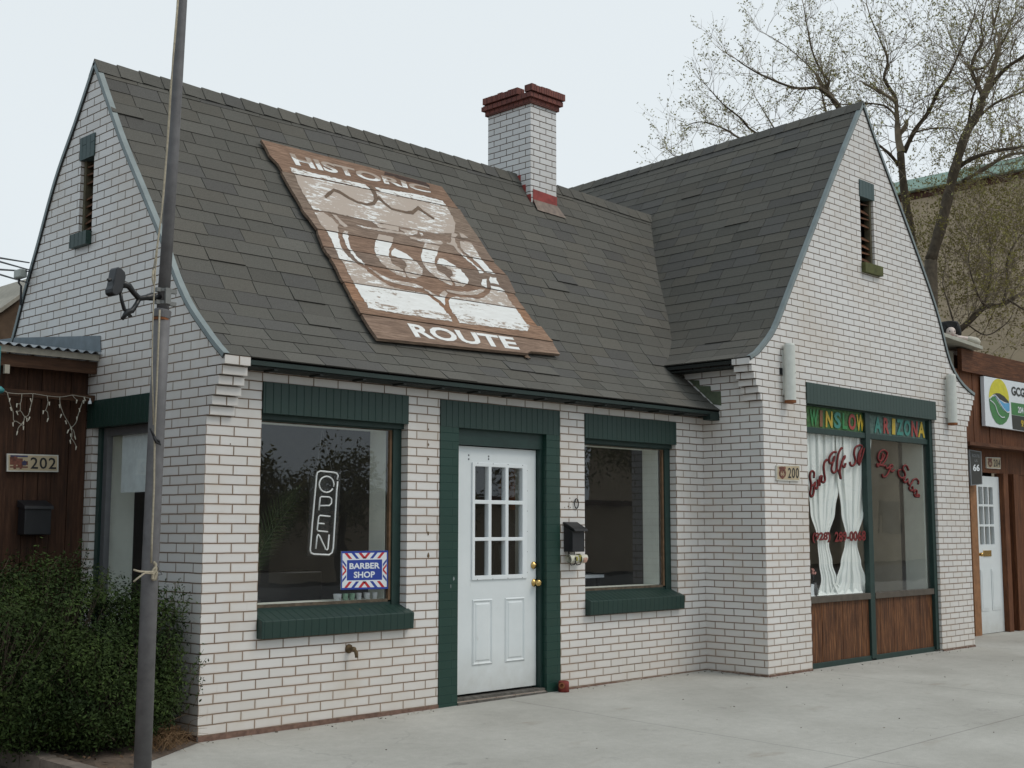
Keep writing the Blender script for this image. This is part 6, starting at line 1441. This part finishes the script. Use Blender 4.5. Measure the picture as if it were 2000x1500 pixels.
def traced_tree(label, limbs, depth, rng, lev=3, ln=1.1, leafm=None, group=None, spread=.55, dens=1., base=None, step=26):
    rn = random.Random(rng); tr = MB(); tw = MB(); lf = MB(); first = None
    for pts, r0, r1, dz in limbs:
        q = smooth_(pts, 4); n = len(q); P = []
        for i, (u, v) in enumerate(q):
            f = i/(n-1); P.append(HD(u, v, depth+dz*f+.25*math.sin(3*f+rng)*(1 if dz else .2)))
        if first is None: first = P[0]
        rad = [.44*(r0+(r1-r0)*i/(n-1)) for i in range(n)]; rad = [x*(1+.08*math.sin(i*1.7+rng)) for i, x in enumerate(rad)]
        tr.tube(P, rad, 8 if r0 > .05 else 5)
        for i in range(2, n):
            if rad[i] > .055: continue
            d = (P[i]-P[i-1]).normalized()
            for k in range(1 if rn.random() < .75 else 2):
                sd3 = Vector((rn.gauss(0, 1), rn.gauss(0, 1), rn.gauss(.2, .8))).normalized(); twiggy(tw, lf, P[i], d*.55+sd3*.8, ln*rn.uniform(.6, 1.15), max(.005, min(.009, rad[i]*.4)), lev-1, rn, leafm, spread, 0, dens)
        twiggy(tw, lf, P[-1], (P[-1]-P[-2]), ln*.9, max(.007, r1*.6), lev-1, rn, leafm, spread, 0, dens)
    t = thing('tree', (first.x, first.y, -.2), label, 'tree', group)
    if base is not None: tr.tube([(first.x+base[0], first.y+base[1], -1.0), (first.x+base[0]*.5, first.y+base[1]*.5, first.z*.5), first], [limbs[0][1]*.62, limbs[0][1]*.52, limbs[0][1]*.45], 10)
    tr.build('trunk', M_BARK, t, smooth=True, fix=False); tw.build('twigs', M_TWIG, t, fix=False); lf.build('crown', leafm or M_BUD, t, fix=False)
    return t
GT = 'bare budding trees behind the shop'
z1 = lambda *a: [(1300+x/2.857, y/2.857) for x, y in a]
traced_tree('bare budding tree rising close to the right gable slope', [
    (z1((1400, 1500), (1360, 1250), (1330, 1050), (1310, 850)), .17, .13, 0),
    (z1((1310, 850), (1300, 740), (1290, 640), (1280, 540), (1220, 440), (1240, 340), (1200, 230), (1140, 90)), .11, .02, .8),
    (z1((1330, 850), (1390, 730), (1470, 620), (1520, 510), (1590, 400), (1640, 290), (1700, 150)), .10, .02, -1.0),
    (z1((1300, 920), (1250, 860), (1190, 810)), .07, .04, -.6), (z1((1290, 650), (1220, 590), (1110, 575)), .05, .03, .7), (z1((1400, 735), (1500, 715), (1600, 720), (1640, 780)), .04, .015, .9)], 20, 1, group=GT, base=(.2, .0), ln=.9)
traced_tree('bare tree with the thick dark forked trunk at the right edge', [
    (z1((1480, 1450), (1540, 1250), (1580, 1080), (1620, 920), (1680, 740), (1750, 620), (1770, 540)), .20, .12, 0),
    (z1((1770, 540), (1740, 470), (1710, 400), (1720, 320), (1770, 230), (1760, 150), (1780, 40)), .085, .02, .9),
    (z1((1770, 540), (1830, 460), (1900, 380), (2000, 310), (2060, 230)), .09, .03, -.8), (z1((1720, 390), (1790, 370), (1830, 300), (1880, 240), (1920, 150), (1960, 40)), .05, .015, .4),
    (z1((1640, 930), (1720, 880), (1850, 840), (2000, 820), (2120, 790)), .085, .04, -1.2), (z1((1660, 1010), (1800, 930), (1900, 870), (2000, 850)), .07, .04, .8), (z1((1760, 640), (1850, 570), (2000, 510), (2100, 450)), .055, .025, .9), (z1((1690, 690), (1710, 560), (1730, 500)), .05, .03, -.2)], 18.6, 2, group=GT, base=(-.1, .1))
traced_tree('wide bare budding tree spreading behind the wing roof ridge', [
    (z1((1050, 900), (1000, 730), (970, 610), (930, 550)), .15, .11, 0), (z1((930, 550), (900, 510), (910, 450), (870, 400), (820, 290), (790, 150), (770, 30)), .075, .018, .6),
    (z1((930, 550), (880, 510), (840, 490), (720, 490), (560, 430), (450, 370), (380, 320)), .085, .015, -1.0), (z1((760, 850), (500, 740), (420, 660), (320, 580), (230, 480)), .06, .012, -.8), (z1((620, 860), (420, 775), (330, 720), (200, 680), (120, 700)), .06, .012, .9), (z1((760, 850), (640, 760), (560, 640), (500, 540)), .05, .012, 1.2), (z1((900, 640), (880, 560), (840, 420), (700, 280), (560, 190)), .05, .012, 1.6), (z1((300, 900), (150, 900), (50, 870), (10, 830)), .03, .01, .5)], 22, 3, group=GT, base=(.3, .2), ln=.62, dens=.75)
z2 = lambda *a: [(1740+x/3.75, 300+y/3.75) for x, y in a]
traced_tree('low leaning olive-leaved tree in front of the tan stucco wall', [
    (z2((440, 1330), (540, 1260), (680, 1130), (800, 1110), (900, 1060)), .12, .07, 0), (z2((680, 1130), (700, 1050), (730, 900), (730, 760), (720, 620), (690, 480)), .06, .012, .5), (z2((680, 1100), (650, 1060), (600, 930), (570, 800), (580, 680)), .045, .012, -.5), (z2((820, 1100), (850, 970), (860, 750), (970, 580), (1080, 480)), .055, .012, .4), (z2((860, 1070), (970, 1140), (1100, 1200)), .045, .012, -.4), (z2((560, 1250), (700, 1330), (850, 1240), (900, 1150)), .03, .012, .4), (z2((480, 1300), (420, 1100), (380, 950), (400, 800)), .035, .01, .6)], 19.2, 4, leafm=M_OLIVE, ln=1.1, dens=1.3, lev=4, base=(-.3, .2))
# street side opposite, seen only in the window panes
ST_ = thing('street_building', (40, -36, 0), 'low tan building across the street mirrored in the window panes', 'building')
m1 = MB(); m1.box(12, 61.5, -44, -38, -1, 2.6); m1.build('wall', M_BEIGE, ST_); m1 = MB(); m1.box(11.8, 61.8, -44.2, -37.8, 2.605, 2.9); m1.build('parapet', M_BRED, ST_)
S2_ = thing('street_building', (90, -42, 0), 'tall tan building across the street mirrored in the salon panes', 'building')
m1 = MB(); m1.box(64, 125, -52, -40, -1, 9); m1.build('wall', M_BEIGE, S2_)
for i in range(8): m1 = MB(); m1.box(67+i*7, 70+i*7, -40.02, -39.9, 1, 3.4); m1.build('window', M_CHAR, S2_)
def round_tree(x, y, h, r, seed, label):
    rn = random.Random(seed); t = thing('street_tree', (x, y, -.6), label, 'tree', 'trees across the street')
    m1 = MB(); m1.tube([(x, y, -1), (x+.1, y, h*.35), (x, y, h*.7)], [.22, .16, .07], 7); lf = MB()
    for k in range(70):
        d = Vector((rn.gauss(0, 1), rn.gauss(0, 1), rn.gauss(0, .8))).normalized()*rn.uniform(.4, 1); c = Vector((x, y, h-r*.8))+d*r
        m1.tube([(x, y, h*.45), c], [.04, .01], 3, cap=False) if k % 4 == 0 else None
        for j in range(40): leafquad(lf, c+Vector((rn.gauss(0, .3), rn.gauss(0, .3), rn.gauss(0, .3))), (rn.gauss(0, 1), rn.gauss(0, 1), rn.gauss(0, 1)), rn.uniform(.15, .3), (rn.uniform(.4, .8),)*3, rn)
    m1.build('trunk', M_BARK, t, fix=False); lf.build('crown', M_OLIVE, t, fix=False)
for i, (x, y, h, r) in enumerate(((22, -31, 3.8, 1.7), (27, -33, 4.6, 2.0), (31.5, -32, 3.6, 1.6), (36, -30, 6.5, 2.6), (44, -31, 8.6, 3.4), (50, -33, 9, 3.8), (57, -32, 8.2, 3.4))):
    round_tree(x, y, h, r, 30+i, 'leafy tree across the street mirrored in the panes, %s from the left there' % ('first', 'second', 'third', 'fourth', 'fifth', 'sixth', 'seventh')[i])

rn = random.Random(77); mb = MB()
for k in range(260):
    if rn.random() < .6:
        seg = rn.choice((((.0, -.03), (X3, -.03)), ((X4, -.03), (X7, -.03)), ((X7-.03, 0), (X7-.03, -W)), ((X7, -W-.03), (XE, -W-.03)))); f = rn.random(); x = seg[0][0]+(seg[1][0]-seg[0][0])*f; y = seg[0][1]+(seg[1][1]-seg[0][1])*f-abs(rn.gauss(0, .06)); x -= abs(rn.gauss(0, .05)) if seg[0][0] == X7-.03 else 0
    else: x, y = rn.uniform(.2, 12), rn.uniform(-3.5, -.8)
    z = gz(x, min(y, 0)); g = rn.uniform(.25, 1.2)
    if rn.random() < .5: leafquad(mb, (x, y, z+.006), (rn.gauss(0, .3), rn.gauss(0, .3), 1), rn.uniform(.012, .035), (g, g*.9, g*.75), rn)
    else:
        q = rn.uniform(.003, .009); mb.obox((x, y, z-.002), (q, q*.3, 0), (-q*.3, q, 0), (0, 0, q), c=(g, g, g))
o = mb.build('debris', leaf('grit', [(.10, .085, .07), (.22, .19, .15)]), None, fix=False); tag(o, kind='stuff')
